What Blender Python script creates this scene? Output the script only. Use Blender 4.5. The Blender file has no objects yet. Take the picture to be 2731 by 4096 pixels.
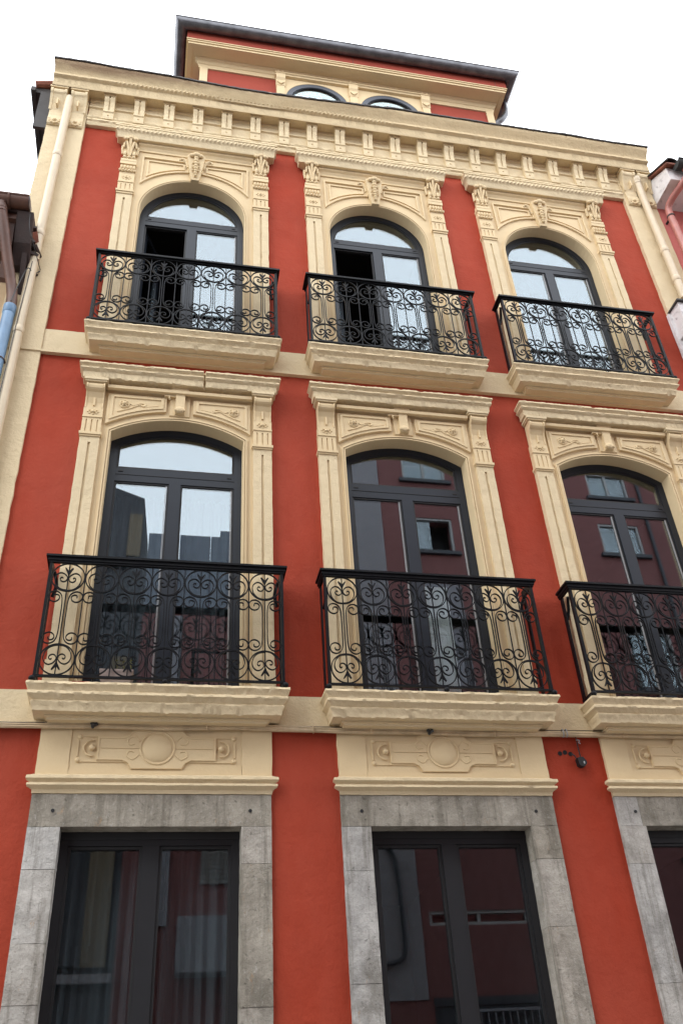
import bpy, bmesh, math, random
from mathutils import Vector, Matrix, noise

sc = bpy.context.scene
col = sc.collection
rad = math.radians

# ------------------------------------------------------------------ camera
def cam_matrix(yaw, pitch, roll):
    m = Matrix.Rotation(yaw, 3, 'Z') @ Matrix.Rotation(pitch, 3, 'X')
    r, f, u = m @ Vector((1, 0, 0)), m @ Vector((0, 1, 0)), m @ Vector((0, 0, 1))
    c, s = math.cos(roll), math.sin(roll)
    r2, u2 = c * r + s * u, -s * r + c * u
    return Matrix((r2, u2, -f)).transposed().to_4x4()
cd = bpy.data.cameras.new('camera')
cam = bpy.data.objects.new('camera', cd)
col.objects.link(cam)
cd.sensor_fit = 'VERTICAL'; cd.sensor_height = 36.0; cd.sensor_width = 24.0
cd.lens = 31.193
cd.clip_start = 0.05; cd.clip_end = 1500
cam.matrix_world = Matrix.Translation((0.007, -6.4, 1.6)) @ cam_matrix(-0.2282, 0.6138, -0.0680)
sc.camera = cam

# ------------------------------------------------------------------ overcast sky, soft sun, exposure
SUN_EL, SUN_AZ = rad(47), rad(232)          # azimuth measured from +Y clockwise
w = bpy.data.worlds.new('World'); sc.world = w; w.use_nodes = True
nt = w.node_tree; nt.nodes.clear()
sky = nt.nodes.new('ShaderNodeTexSky'); sky.sky_type = 'NISHITA'; sky.sun_disc = False
sky.sun_elevation = SUN_EL; sky.sun_rotation = SUN_AZ; sky.air_density = 1.0; sky.dust_density = 3.0
mx = nt.nodes.new('ShaderNodeMix'); mx.data_type = 'RGBA'
mx.inputs[0].default_value = 0.86
mx.inputs[7].default_value = (40.0, 41.5, 43.5, 1)
nt.links.new(sky.outputs[0], mx.inputs[6])
bg = nt.nodes.new('ShaderNodeBackground'); bg.inputs['Strength'].default_value = 0.1
nt.links.new(mx.outputs[2], bg.inputs['Color'])
wo = nt.nodes.new('ShaderNodeOutputWorld'); nt.links.new(bg.outputs[0], wo.inputs[0])
sl = bpy.data.lights.new('sun', 'SUN'); sl.energy = 0.85; sl.angle = rad(34); sl.color = (1, .965, .92)
sun = bpy.data.objects.new('sun', sl); col.objects.link(sun)
sd = Vector((math.sin(SUN_AZ) * math.cos(SUN_EL), math.cos(SUN_AZ) * math.cos(SUN_EL), math.sin(SUN_EL)))
sun.rotation_euler = sd.to_track_quat('Z', 'Y').to_euler()
sun.location = (0, -20, 40)
sc.view_settings.view_transform = 'Standard'; sc.view_settings.look = 'None'
sc.view_settings.exposure = -0.18; sc.view_settings.gamma = 1.0
sc.view_settings.use_curve_mapping = False
sc.cycles.max_bounces = 8; sc.cycles.diffuse_bounces = 5; sc.cycles.transparent_max_bounces = 12
sc.cycles.sample_clamp_indirect = 5.0
sc.cycles.adaptive_threshold = 0.003

# ------------------------------------------------------------------ materials
def new_mat(name):
    m = bpy.data.materials.new(name); m.use_nodes = True
    n = m.node_tree; n.nodes.clear()
    out = n.nodes.new('ShaderNodeOutputMaterial')
    return m, n, out
def N(n, t, **kw):
    x = n.nodes.new(t)
    for k, v in kw.items():
        if hasattr(x, k): setattr(x, k, v)
    return x
def tex_noise(n, pos, scale, detail=4, rough=.55, stretch=None):
    t = N(n, 'ShaderNodeTexNoise'); t.inputs['Scale'].default_value = scale
    t.inputs['Detail'].default_value = detail; t.inputs['Roughness'].default_value = rough
    if stretch:
        mp = N(n, 'ShaderNodeMapping'); mp.inputs['Scale'].default_value = stretch
        n.links.new(pos, mp.inputs['Vector']); pos = mp.outputs[0]
    n.links.new(pos, t.inputs['Vector'])
    return t.outputs['Fac']
def ramp(n, fac, stops):
    r = N(n, 'ShaderNodeValToRGB'); e = r.color_ramp.elements
    e[0].position, e[0].color = stops[0][0], (*stops[0][1], 1)
    e[1].position, e[1].color = stops[-1][0], (*stops[-1][1], 1)
    for p, c in stops[1:-1]:
        k = e.new(p); k.color = (*c, 1)
    n.links.new(fac, r.inputs[0])
    return r.outputs[0]
def mixc(n, fac, a, b, mode='MIX'):
    m = N(n, 'ShaderNodeMix', data_type='RGBA', blend_type=mode)
    for s, v in ((0, fac), (6, a), (7, b)):
        if isinstance(v, (int, float)): m.inputs[s].default_value = v
        elif isinstance(v, tuple): m.inputs[s].default_value = (*v, 1)
        else: n.links.new(v, m.inputs[s])
    return m.outputs[2]
def add_bump(n, heights, bsdf, dist=.01):
    nrm = None
    for h, s, d in heights:
        b = N(n, 'ShaderNodeBump'); b.inputs['Strength'].default_value = s; b.inputs['Distance'].default_value = d
        n.links.new(h, b.inputs['Height'])
        if nrm: n.links.new(nrm, b.inputs['Normal'])
        nrm = b.outputs[0]
    n.links.new(nrm, bsdf.inputs['Normal'])
def g3(c, k): return tuple(min(1, v * k) for v in c)

def plaster(name, c, var=.12, grime=.25, grime_c=(.22, .16, .10), rough=.75, bump=.6, chips=.0):
    m, n, out = new_mat(name)
    pos = N(n, 'ShaderNodeNewGeometry').outputs['Position']
    b = N(n, 'ShaderNodeBsdfPrincipled'); b.inputs['Roughness'].default_value = rough
    b.inputs['Specular IOR Level'].default_value = .15
    big = tex_noise(n, pos, 1.3, 5, .6)
    base = ramp(n, big, [(.3, g3(c, 1 - var)), (.55, c), (.75, g3(c, 1 + var * .6))])
    mid = tex_noise(n, pos, 9, 5, .65)
    base = mixc(n, ramp(n, mid, [(.35, (0, 0, 0)), (.8, (.35, .35, .35))]), base, g3(c, 1 - var * 1.1))
    streak = tex_noise(n, pos, 2.6, 6, .7, (2.2, 2.2, .28))
    base = mixc(n, ramp(n, streak, [(.58, (0, 0, 0)), (.82, (grime, grime, grime))]), base, grime_c)
    pat = tex_noise(n, pos, .9, 3, .5, (1.3, 1.3, .7))
    base = mixc(n, ramp(n, pat, [(.53, (0, 0, 0)), (.57, (.22, .22, .22))]), base, g3(c, 1 + var))
    spots = tex_noise(n, pos, 38, 3, .6)
    base = mixc(n, ramp(n, spots, [(.70, (0, 0, 0)), (.78, (grime, grime, grime))]), base, grime_c)
    n.links.new(base, b.inputs['Base Color'])
    hs = [(tex_noise(n, pos, 6, 5, .6), bump * .5, .035), (tex_noise(n, pos, 45, 4, .65), bump * .55, .008)]
    if chips:
        ch = tex_noise(n, pos, 17, 6, .7)
        chr_ = ramp(n, ch, [(.60, (1, 1, 1)), (.66, (0, 0, 0))])
        hs.append((chr_, chips, .012))
    add_bump(n, hs, b)
    n.links.new(b.outputs[0], out.inputs[0])
    return m
def plain(name, c, rough=.5, metal=0, bump=0, bscale=60, var=.1, spec=.5, vscale=7):
    m, n, out = new_mat(name)
    pos = N(n, 'ShaderNodeNewGeometry').outputs['Position']
    b = N(n, 'ShaderNodeBsdfPrincipled'); b.inputs['Roughness'].default_value = rough
    b.inputs['Metallic'].default_value = metal; b.inputs['Specular IOR Level'].default_value = spec
    f = tex_noise(n, pos, vscale, 5, .6)
    n.links.new(ramp(n, f, [(.3, g3(c, 1 - var)), (.7, g3(c, 1 + var))]), b.inputs['Base Color'])
    rr = N(n, 'ShaderNodeMapRange'); rr.inputs[3].default_value = rough * .85; rr.inputs[4].default_value = min(1, rough * 1.2)
    n.links.new(tex_noise(n, pos, 14, 4), rr.inputs[0]); n.links.new(rr.outputs[0], b.inputs['Roughness'])
    if bump: add_bump(n, [(tex_noise(n, pos, bscale, 4, .6), bump, .004)], b)
    n.links.new(b.outputs[0], out.inputs[0])
    return m
def glass_mat(name, f0=.15, tint=(.86, .94, 1.0)):
    m, n, out = new_mat(name)
    lw = N(n, 'ShaderNodeLayerWeight'); lw.inputs['Blend'].default_value = .5
    p = N(n, 'ShaderNodeMath', operation='POWER'); n.links.new(lw.outputs['Facing'], p.inputs[0]); p.inputs[1].default_value = 5
    ma = N(n, 'ShaderNodeMath', operation='MULTIPLY_ADD'); n.links.new(p.outputs[0], ma.inputs[0])
    ma.inputs[1].default_value = 1 - f0; ma.inputs[2].default_value = f0
    g = N(n, 'ShaderNodeBsdfGlossy'); g.inputs['Roughness'].default_value = .006; g.inputs['Color'].default_value = (*tint, 1)
    t = N(n, 'ShaderNodeBsdfTransparent'); t.inputs['Color'].default_value = (.86, .90, .90, 1)
    mxs = N(n, 'ShaderNodeMixShader')
    n.links.new(ma.outputs[0], mxs.inputs[0]); n.links.new(t.outputs[0], mxs.inputs[1]); n.links.new(g.outputs[0], mxs.inputs[2])
    n.links.new(mxs.outputs[0], out.inputs[0])
    return m
def stone_mat(name, c):
    m, n, out = new_mat(name)
    pos = N(n, 'ShaderNodeNewGeometry').outputs['Position']
    rnd_ = N(n, 'ShaderNodeObjectInfo').outputs['Random']
    b = N(n, 'ShaderNodeBsdfPrincipled'); b.inputs['Roughness'].default_value = .85
    b.inputs['Specular IOR Level'].default_value = .2
    base = ramp(n, tex_noise(n, pos, 3.2, 8, .72), [(.30, g3(c, .55)), (.46, g3(c, .9)), (.54, g3(c, 1.1)), (.70, g3(c, 1.5))])
    base = mixc(n, ramp(n, rnd_, [(0, (0, 0, 0)), (1, (.32, .32, .32))]), base, g3((c[0] * .9, c[1] * .78, c[2] * .62), .9))
    st = tex_noise(n, pos, 2.2, 6, .7, (4.2, 4.2, .30))
    base = mixc(n, ramp(n, st, [(.50, (0, 0, 0)), (.62, (.55, .55, .55))]), base, (.115, .10, .075))
    st2 = tex_noise(n, pos, 1.4, 5, .65, (1, 1, .8))
    base = mixc(n, ramp(n, st2, [(.56, (0, 0, 0)), (.63, (.55, .55, .55))]), base, (.13, .115, .09))
    pale = tex_noise(n, pos, 34, 8, .82, (1, 1, .6))
    base = mixc(n, ramp(n, pale, [(.56, (0, 0, 0)), (.66, (.4, .4, .4))]), base, (.60, .585, .56))
    dk = tex_noise(n, pos, 55, 6, .75)
    base = mixc(n, ramp(n, dk, [(.60, (0, 0, 0)), (.66, (.7, .7, .7))]), base, (.09, .08, .065))
    oc = tex_noise(n, pos, 5, 9, .85, (2.4, 2.4, 1.0))
    base = mixc(n, ramp(n, oc, [(.60, (0, 0, 0)), (.63, (.55, .55, .55))]), base, (.36, .23, .12))
    n.links.new(base, b.inputs['Base Color'])
    pit = tex_noise(n, pos, 24, 8, .8)
    add_bump(n, [(tex_noise(n, pos, 7, 8, .7), .8, .03), (ramp(n, pit, [(.30, (0, 0, 0)), (.40, (1, 1, 1))]), .9, .014), (tex_noise(n, pos, 90, 3, .6), .5, .004)], b)
    n.links.new(b.outputs[0], out.inputs[0])
    return m

def glare_red():
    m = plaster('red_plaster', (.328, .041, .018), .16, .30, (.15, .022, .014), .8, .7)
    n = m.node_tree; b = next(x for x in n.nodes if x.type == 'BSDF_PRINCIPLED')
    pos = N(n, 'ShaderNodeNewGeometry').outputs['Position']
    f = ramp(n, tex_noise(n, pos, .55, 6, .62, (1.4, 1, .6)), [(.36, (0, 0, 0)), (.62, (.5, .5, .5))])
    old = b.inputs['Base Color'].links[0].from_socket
    n.links.new(mixc(n, f, old, (.41, .085, .052)), b.inputs['Base Color'])  # paler noise patches: veiling sky glare put into the wall colour
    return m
def cornice_mat():
    m = plaster('cream_cornice_weathered', (.625, .492, .298), .08, .18, (.30, .20, .11), .65, .95, .3)
    n = m.node_tree; b = next(x for x in n.nodes if x.type == 'BSDF_PRINCIPLED')
    pos = N(n, 'ShaderNodeNewGeometry').outputs['Position']
    sp = N(n, 'ShaderNodeSeparateXYZ'); n.links.new(pos, sp.inputs[0])
    zz = N(n, 'ShaderNodeMapRange'); zz.inputs[1].default_value = 12.45; zz.inputs[2].default_value = 12.53; n.links.new(sp.outputs['Z'], zz.inputs[0])
    xx = N(n, 'ShaderNodeMapRange'); xx.inputs[1].default_value = 2.6; xx.inputs[2].default_value = .8; n.links.new(sp.outputs['X'], xx.inputs[0])
    nz = ramp(n, tex_noise(n, pos, 5, 6, .7, (.6, 1, 2)), [(.32, (.25, .25, .25)), (.55, (1, 1, 1))])
    k = N(n, 'ShaderNodeMath', operation='MULTIPLY'); n.links.new(zz.outputs[0], k.inputs[0]); n.links.new(xx.outputs[0], k.inputs[1])
    k2 = N(n, 'ShaderNodeMath', operation='MULTIPLY'); n.links.new(k.outputs[0], k2.inputs[0]); n.links.new(nz, k2.inputs[1])
    old = b.inputs['Base Color'].links[0].from_socket
    n.links.new(mixc(n, k2.outputs[0], old, (.30, .205, .125)), b.inputs['Base Color'])
    return m
CREAM = (.675, .527, .318)
M = dict(
    cream=plaster('cream_paint_smooth', CREAM, .06, .16, (.35, .25, .15), .6, .35),
    cream_rough=plaster('cream_paint_rough', (.665, .54, .345), .07, .15, (.34, .24, .14), .65, .95, .28),
    red=glare_red(),
    red_attic=plaster('red_plaster_attic', (.32, .064, .042), .12, .2, (.2, .04, .03), .8, .35),
    stone=stone_mat('pale_limestone', (.42, .405, .38)),
    stone_brown=stone_mat('brown_limestone', (.31, .285, .24)),
    stone_mid=stone_mat('grey_limestone', (.385, .36, .32)),
    cream_cornice=cornice_mat(),
    mortar=plain('grey_mortar', (.30, .285, .26), .9),
    iron=plain('black_iron_paint', (.006, .0065, .008), .42, 0, .5, 70, .3, .16),
    frame=plain('anthracite_frame', (.014, .018, .026), .40, 0, .05, 200, .06, .32),
    shopframe=plain('black_frame', (.013, .013, .015), .5, 0, .05, 200, .06, .35),
    frame_grey=plain('grey_window_frame', (.085, .095, .115), .45, 0, .05, 200, .06, .4),
    gasket=plain('black_gasket', (.008, .008, .009), .6),
    glass=glass_mat('window_glass'),
    glass_shop=glass_mat('shop_glass', .075),
    glass_far=glass_mat('far_glass', .15),
    zinc=plain('zinc_gutter', (.155, .155, .165), .42, .75, .5, 22, .35),
    flash=plain('dark_flashing', (.035, .030, .028), .7, 0, .6, 25, .4),
    tile=plain('clay_roof_tile', (.24, .085, .055), .8, 0, .8, 25, .35),
    tile_dark=plain('mossy_roof_tile', (.035, .036, .034), .85, 0, .9, 25, .5),
    pvc=plain('cream_painted_pipe', (.60, .49, .335), .42, 0, .1, 30, .05),
    brown=plain('brown_paint', (.115, .052, .034), .5, 0, .4, 40, .3),
    brown_dk=plain('dark_brown_wood', (.035, .018, .014), .7, 0, .7, 40, .4),
    blue=plain('blue_painted_pipe', (.15, .26, .40), .4, 0, .2, 40, .12),
    pink=plaster('pink_plaster', (.52, .15, .13), .12, .25, (.2, .06, .05), .8, .7),
    pinkpipe=plain('pink_painted_pipe', (.44, .165, .135), .42, 0, .2, 40, .12),
    white=plaster('weathered_white_stucco', (.74, .71, .70), .12, .45, (.14, .13, .12), .85, 1.0, .9),
    beige=plaster('beige_render', (.50, .36, .22), .10, .25, (.2, .14, .09), .85, .6),
    interior=plain('dim_interior_paint', (.10, .095, .09), .9),
    cable=plain('painted_cable', (.52, .40, .25), .6, 0, .4, 60, .25),
    cable_dk=plain('black_cable', (.02, .018, .017), .5),
    pot=plain('pale_plastic_pot', (.45, .36, .32), .6),
    redpot=plain('red_plastic_tray', (.42, .05, .03), .55),
    leaf=plain('yellowing_leaf', (.16, .15, .04), .6, 0, 0, 1, .5),
    asphalt=plain('asphalt', (.17, .165, .16), .9, 0, .6, 80, .2),
    paving=plain('pale_paving', (.40, .37, .33), .85, 0, .5, 30, .15),
    opp_red=plaster('opposite_red_render', (.21, .094, .092), .08, .15, (.1, .03, .03), .85, .4),
    opp_grey=plaster('opposite_grey_render', (.27, .26, .28), .08, .2, (.12, .12, .12), .85, .4),
    opp_dark=plain('slate_cladding', (.045, .048, .058), .6, 0, .3, 20, .2),
    opp_metal=plain('grey_blue_cladding', (.13, .155, .20), .5, 0, .1, 20, .12),
    opp_white=plaster('opposite_white_paint', (.26, .26, .29), .05, .15, (.3, .3, .3), .7, .2),
    alu=plain('white_aluminium', (.36, .36, .36), .4),
    opp_beige=plaster('opposite_beige_render', (.19, .155, .11), .1, .2),
    shutter=plain('roller_shutter', (.20, .19, .18), .6),
    paper=plain('white_board_paint', (.80, .80, .79), .7),
    curtain=plain('sheer_curtain', (.06, .066, .076), .9),
    dull=plain('dark_void', (.012, .012, .014), .9),
)

# ------------------------------------------------------------------ mesh helpers
WL = {}                                             # world location of every linked object
class MB:
    def __init__(s): s.v = []; s.f = []; s.mi = []
    def add(s, vs, fs):
        o = len(s.v); s.v += [tuple(p) for p in vs]; s.f += [tuple(i + o for i in q) for q in fs]
        return s
    def box(s, x0, x1, y0, y1, z0, z1):
        if x0 > x1: x0, x1 = x1, x0
        if y0 > y1: y0, y1 = y1, y0
        if z0 > z1: z0, z1 = z1, z0
        v = [(x, y, z) for x in (x0, x1) for y in (y0, y1) for z in (z0, z1)]
        return s.add(v, [(0, 1, 3, 2), (4, 6, 7, 5), (0, 4, 5, 1), (2, 3, 7, 6), (0, 2, 6, 4), (1, 5, 7, 3)])
    def prism(s, poly, y0, y1):                     # polygon in (x, z), extruded along y
        a = sum(p[0] * q[1] - q[0] * p[1] for p, q in zip(poly, poly[1:] + poly[:1]))
        if a < 0: poly = poly[::-1]
        n = len(poly)
        v = [(x, y0, z) for x, z in poly] + [(x, y1, z) for x, z in poly]
        return s.add(v, [tuple(range(n)), tuple(range(2 * n - 1, n - 1, -1))] + [(i + n, (i + 1) % n + n, (i + 1) % n, i) for i in range(n)])
    def prism_x(s, poly, x0, x1):                   # polygon in (y, z), extruded along x
        a = sum(p[0] * q[1] - q[0] * p[1] for p, q in zip(poly, poly[1:] + poly[:1]))
        if a < 0: poly = poly[::-1]
        n = len(poly)
        v = [(x0, y, z) for y, z in poly] + [(x1, y, z) for y, z in poly]
        return s.add(v, [tuple(range(n - 1, -1, -1)), tuple(range(n, 2 * n))] + [(i, (i + 1) % n, (i + 1) % n + n, i + n) for i in range(n)])
    def strip(s, outer, inner, y0, y1, closed=False):     # band between two matching polylines in (x, z), extruded along y
        n = len(outer)
        v = [(x, y0, z) for x, z in outer] + [(x, y0, z) for x, z in inner] + [(x, y1, z) for x, z in outer] + [(x, y1, z) for x, z in inner]
        f = []
        for i in range(n if closed else n - 1):
            j = (i + 1) % n
            f += [(i, j, n + j, n + i), (2 * n + i, 3 * n + i, 3 * n + j, 2 * n + j), (i, 2 * n + i, 2 * n + j, j), (n + i, n + j, 3 * n + j, 3 * n + i)]
        if not closed:
            f += [(0, n, 3 * n, 2 * n), (n - 1, 3 * n - 1, 4 * n - 1, 2 * n - 1)]
        return s.add(v, f)
    def tube(s, pts, r, k=8, cap=True):
        pts = [Vector(p) for p in pts]; n = len(pts); vs = []; fs = []
        up = None
        for i, p in enumerate(pts):
            t = (pts[min(i + 1, n - 1)] - pts[max(i - 1, 0)]).normalized()
            if up is None:
                up = Vector((0, 0, 1)) if abs(t.z) < .9 else Vector((0, 1, 0))
            a = (up - t * up.dot(t)).normalized(); b = t.cross(a); up = a
            rr = r[i] if isinstance(r, (list, tuple)) else r
            vs += [p + (a * math.cos(q) + b * math.sin(q)) * rr for q in [2 * math.pi * j / k for j in range(k)]]
        for i in range(n - 1):
            for j in range(k):
                fs.append((i * k + j, i * k + (j + 1) % k, (i + 1) * k + (j + 1) % k, (i + 1) * k + j))
        if cap: fs += [tuple(range(k - 1, -1, -1)), tuple(range((n - 1) * k, n * k))]
        return s.add(vs, fs)
    def ribbon(s, pts, wd, d, closed=False):        # flat bar following points in (x, z): width wd in the plane, depth d along y
        n = len(pts); vs = []
        for i, (x, z) in enumerate(pts):
            a = pts[(i - 1) % n] if (closed or i > 0) else pts[i]
            b = pts[(i + 1) % n] if (closed or i < n - 1) else pts[i]
            tx, tz = b[0] - a[0], b[1] - a[1]; l = math.hypot(tx, tz) or 1
            nx, nz = -tz / l, tx / l
            h = (wd[i] if isinstance(wd, (list, tuple)) else wd) / 2
            vs += [(x + nx * h, -d / 2, z + nz * h), (x - nx * h, -d / 2, z - nz * h), (x - nx * h, d / 2, z - nz * h), (x + nx * h, d / 2, z + nz * h)]
        fs = []
        for i in range(n if closed else n - 1):
            o, q = i * 4, ((i + 1) % n) * 4
            for j in range(4): fs.append((o + j, o + (j + 1) % 4, q + (j + 1) % 4, q + j))
        if not closed: fs += [(3, 2, 1, 0), (n * 4 - 4, n * 4 - 3, n * 4 - 2, n * 4 - 1)]
        return s.add(vs, fs)
    def blob(s, c, r, seg=10, rings=6):
        vs = [(c[0], c[1], c[2] + r[2])]; fs = []
        for i in range(1, rings):
            a = math.pi * i / rings
            for j in range(seg):
                b = 2 * math.pi * j / seg
                vs.append((c[0] + r[0] * math.sin(a) * math.cos(b), c[1] + r[1] * math.sin(a) * math.sin(b), c[2] + r[2] * math.cos(a)))
        vs.append((c[0], c[1], c[2] - r[2])); L = len(vs) - 1
        for j in range(seg):
            fs.append((0, 1 + j, 1 + (j + 1) % seg)); fs.append((L, L - seg + (j + 1) % seg, L - seg + j))
        for i in range(rings - 2):
            for j in range(seg):
                o = 1 + i * seg
                fs.append((o + j, o + seg + j, o + seg + (j + 1) % seg, o + (j + 1) % seg))
        return s.add(vs, fs)
    def sweep(s, prof, w0, n=90, amp=.004, freq=6., seed=0, mitre=True, cx=0., wave=None, sag=None, y0=0., notch=None):
        """profile [(y, z[, amp])] swept along x with mitred returns to the wall at y0; edges roughened"""
        rows = []; K = len(prof)
        st = [('L', 0)] + [('F', -1 + 2 * i / n) for i in range(n + 1)] + [('R', 0)]
        for kind, t in st:
            row = []
            for i, q in enumerate(prof):
                y, z = q[0], q[1]; am = q[2] if len(q) > 2 else 1.
                p = max(y0 - y, 0) if mitre else 0
                hw = w0 + p
                if kind == 'L': pt = [cx - hw, max(y0, y), z]
                elif kind == 'R': pt = [cx + hw, max(y0, y), z]
                else:
                    x = cx + t * hw
                    a = amp * am; ph_ = i * 3.1 + seed * 7.7
                    n1 = noise.noise((x * freq, ph_, 0)); n2 = noise.noise((x * freq, ph_, 9))
                    h1 = noise.noise((x * freq * 4.3, i * 5.3 + seed, 3)); h2 = noise.noise((x * freq * 4.3, i * 5.3 + seed, 5))
                    ch = max(0, noise.noise((x * 13, i * 2.3 + seed * 3.1, 21)) - .22) * 2.2
                    pt = [x, y + (n1 * .40 + h1 * .50 + ch * 1.2) * a, z + (n2 * .40 + h2 * .50) * a]
                    if wave and i in wave[0]:
                        ph = x * 2 * math.pi / wave[1] + i * 1.57
                        env = wave[3](x) if len(wave) > 3 else 1
                        pt[1] += math.sin(ph) * wave[2] * env; pt[2] += math.cos(ph) * wave[2] * .6 * env
                if notch and kind == 'F' and abs(pt[0] - notch) < .009 and p > .02: pt[1] += .035
                if sag: pt[2] += sag(pt[0], i)
                row.append(pt)
            rows.append(row)
        vs = [p for r in rows for p in r]; fs = []
        for a in range(len(rows) - 1):
            for i in range(K - 1):
                fs.append((a * K + i, a * K + i + 1, (a + 1) * K + i + 1, (a + 1) * K + i))
        fs += [tuple(range(K - 1, -1, -1)), tuple(range((len(rows) - 1) * K, len(rows) * K))]
        fs += [(a * K + K - 1, a * K, (a + 1) * K, (a + 1) * K + K - 1) for a in range(len(rows) - 1)]
        return s.add(vs, fs)
    def mesh(s, name, mats, smooth=False):
        me = bpy.data.meshes.new(name); me.from_pydata(s.v, [], s.f)
        for m in (mats if isinstance(mats, (list, tuple)) else [mats]): me.materials.append(m)
        b = bmesh.new(); b.from_mesh(me); bmesh.ops.recalc_face_normals(b, faces=b.faces); b.to_mesh(me); b.free()
        if smooth:
            me.polygons.foreach_set('use_smooth', [True] * len(me.polygons))
            try: me.set_sharp_from_angle(angle=rad(42))
            except Exception: pass
        return me
def put(name, me, parent=None, loc=(0, 0, 0), rot=None):
    o = bpy.data.objects.new(name, me); col.objects.link(o)
    WL[o.name] = Vector(loc)
    if parent is not None:
        o.parent = parent; o.location = Vector(loc) - WL[parent.name]
    else: o.location = loc
    if rot: o.rotation_euler = rot
    return o
def mk(name, mb, mat, parent=None, loc=(0, 0, 0), smooth=False):
    return put(name, mb.mesh(name, mat, smooth), parent, loc)
def tag(o, label, cat, group=None, kind=None):
    if label: o['label'] = label
    if cat: o['category'] = cat
    if group: o['group'] = group
    if kind: o['kind'] = kind
    return o
def thing(name, loc, label, cat, group=None):
    o = put(name, None, None, loc); o.empty_display_size = .1
    return tag(o, label, cat, group)
def structure(name, mb, mat):
    o = mk(name, mb, mat); o['kind'] = 'structure'; return o
def catmull(P, k=4):
    out = []
    for i in range(len(P) - 1):
        p0, p1, p2, p3 = P[max(i - 1, 0)], P[i], P[i + 1], P[min(i + 2, len(P) - 1)]
        for j in range(k):
            t = j / k
            out.append(tuple(.5 * (2 * b + (-a + c) * t + (2 * a - 5 * b + 4 * c - d) * t * t + (-a + 3 * b - 3 * c + d) * t ** 3) for a, b, c, d in zip(p0, p1, p2, p3)))
    return out + [tuple(P[-1])]
def arch_path(w, z0, zs, R, rise, n=20):
    """open outline from bottom left, up, over the arch and down; segmental arch of radius R whose springing is at zs"""
    cz = zs + rise - R; a = math.asin(min(1, w / R))
    if abs(w - R) < 1e-6: a = math.pi / 2
    arc = [(R * math.sin(t), cz + R * math.cos(t)) for t in [-a + 2 * a * i / n for i in range(n + 1)]]
    return [(-w, z0)] + arc + [(w, z0)]
def off_arch(w, z0, zs, R, rise, d, n=20):
    cz = zs + rise - R
    return arch_path(w + d, z0, cz + math.sqrt(max((R + d) ** 2 - (w + d) ** 2, 0)), R + d, (R + d) - math.sqrt(max((R + d) ** 2 - (w + d) ** 2, 0)), n)

BAY = (0.0, 2.169, 4.343)
XL, XR = -1.765, 6.125
MID = 2.177

# ------------------------------------------------------------------ ground, street
structure('ground', MB().box(-150, 150, -150, 150, -.3, -.008), M['asphalt'])
structure('road', MB().box(-150, 150, -7.3, -1.3, -.10, 0), M['asphalt'])
for nm, ya, yb in (('pavement', -1.3, .2), ('pavement', -8.6, -7.3)):
    mb = MB(); mb.box(-150, 150, ya, yb, -.2, .12)
    structure(nm, mb, M['paving'])

# ------------------------------------------------------------------ the red house
house = thing('red_house', (MID, 0, 0), 'red plastered townhouse with ornate cream window surrounds and black iron balconies', 'house')

# front wall, one sheet with openings, extruded to a thick wall
def holed_wall(x0, x1, z0, z1, holes, y0, y1):
    xs = sorted({x0, x1} | {h[0] for h in holes} | {h[1] for h in holes})
    zs = sorted({z0, z1} | {h[2] for h in holes} | {h[3] for h in holes})
    b = bmesh.new(); V = {}
    def vv(x, z):
        if (x, z) not in V: V[(x, z)] = b.verts.new((x, y0, z))
        return V[(x, z)]
    for i in range(len(xs) - 1):
        for j in range(len(zs) - 1):
            mxx, mz = (xs[i] + xs[i + 1]) / 2, (zs[j] + zs[j + 1]) / 2
            if any(h[0] < mxx < h[1] and h[2] < mz < h[3] for h in holes): continue
            b.faces.new([vv(xs[i], zs[j]), vv(xs[i + 1], zs[j]), vv(xs[i + 1], zs[j + 1]), vv(xs[i], zs[j + 1])])
    r = bmesh.ops.extrude_face_region(b, geom=list(b.faces))
    bmesh.ops.translate(b, verts=[g for g in r['geom'] if isinstance(g, bmesh.types.BMVert)], vec=(0, y1 - y0, 0))
    bmesh.ops.recalc_face_normals(b, faces=b.faces)
    me = bpy.data.meshes.new('wall'); b.to_mesh(me); b.free()
    return me
RY = .03                                             # red plaster face; cream faces stand at y = 0
holes = []
for c in BAY:
    holes += [(c - .66, c + .66, .85, 3.50), (c - .645, c + .645, 4.36, 7.22), (c - .635, c + .635, 8.10, 10.90)]
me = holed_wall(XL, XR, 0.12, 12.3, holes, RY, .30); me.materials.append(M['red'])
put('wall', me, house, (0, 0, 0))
# small conduit holes by the junction box
for hx, hz in ((3.151, 4.013), (3.195, 4.022), (3.240, 4.010)):
    mb = MB(); a = [(hx + .0185 * math.cos(t), hz + .0185 * math.sin(t)) for t in [2 * math.pi * i / 14 for i in range(14)]]
    b_ = [(hx + .015 * math.cos(t), hz + .015 * math.sin(t)) for t in [2 * math.pi * i / 14 for i in range(14)]]
    mb.strip(a, b_, RY - .004, RY + .01, True)
    pp = mk('conduit_pipe', mb, M['brown_dk'], house)
    mb = MB(); mb.prism(b_, RY - .0015, RY + .01); mk('bore', mb, M['dull'], pp)

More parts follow.
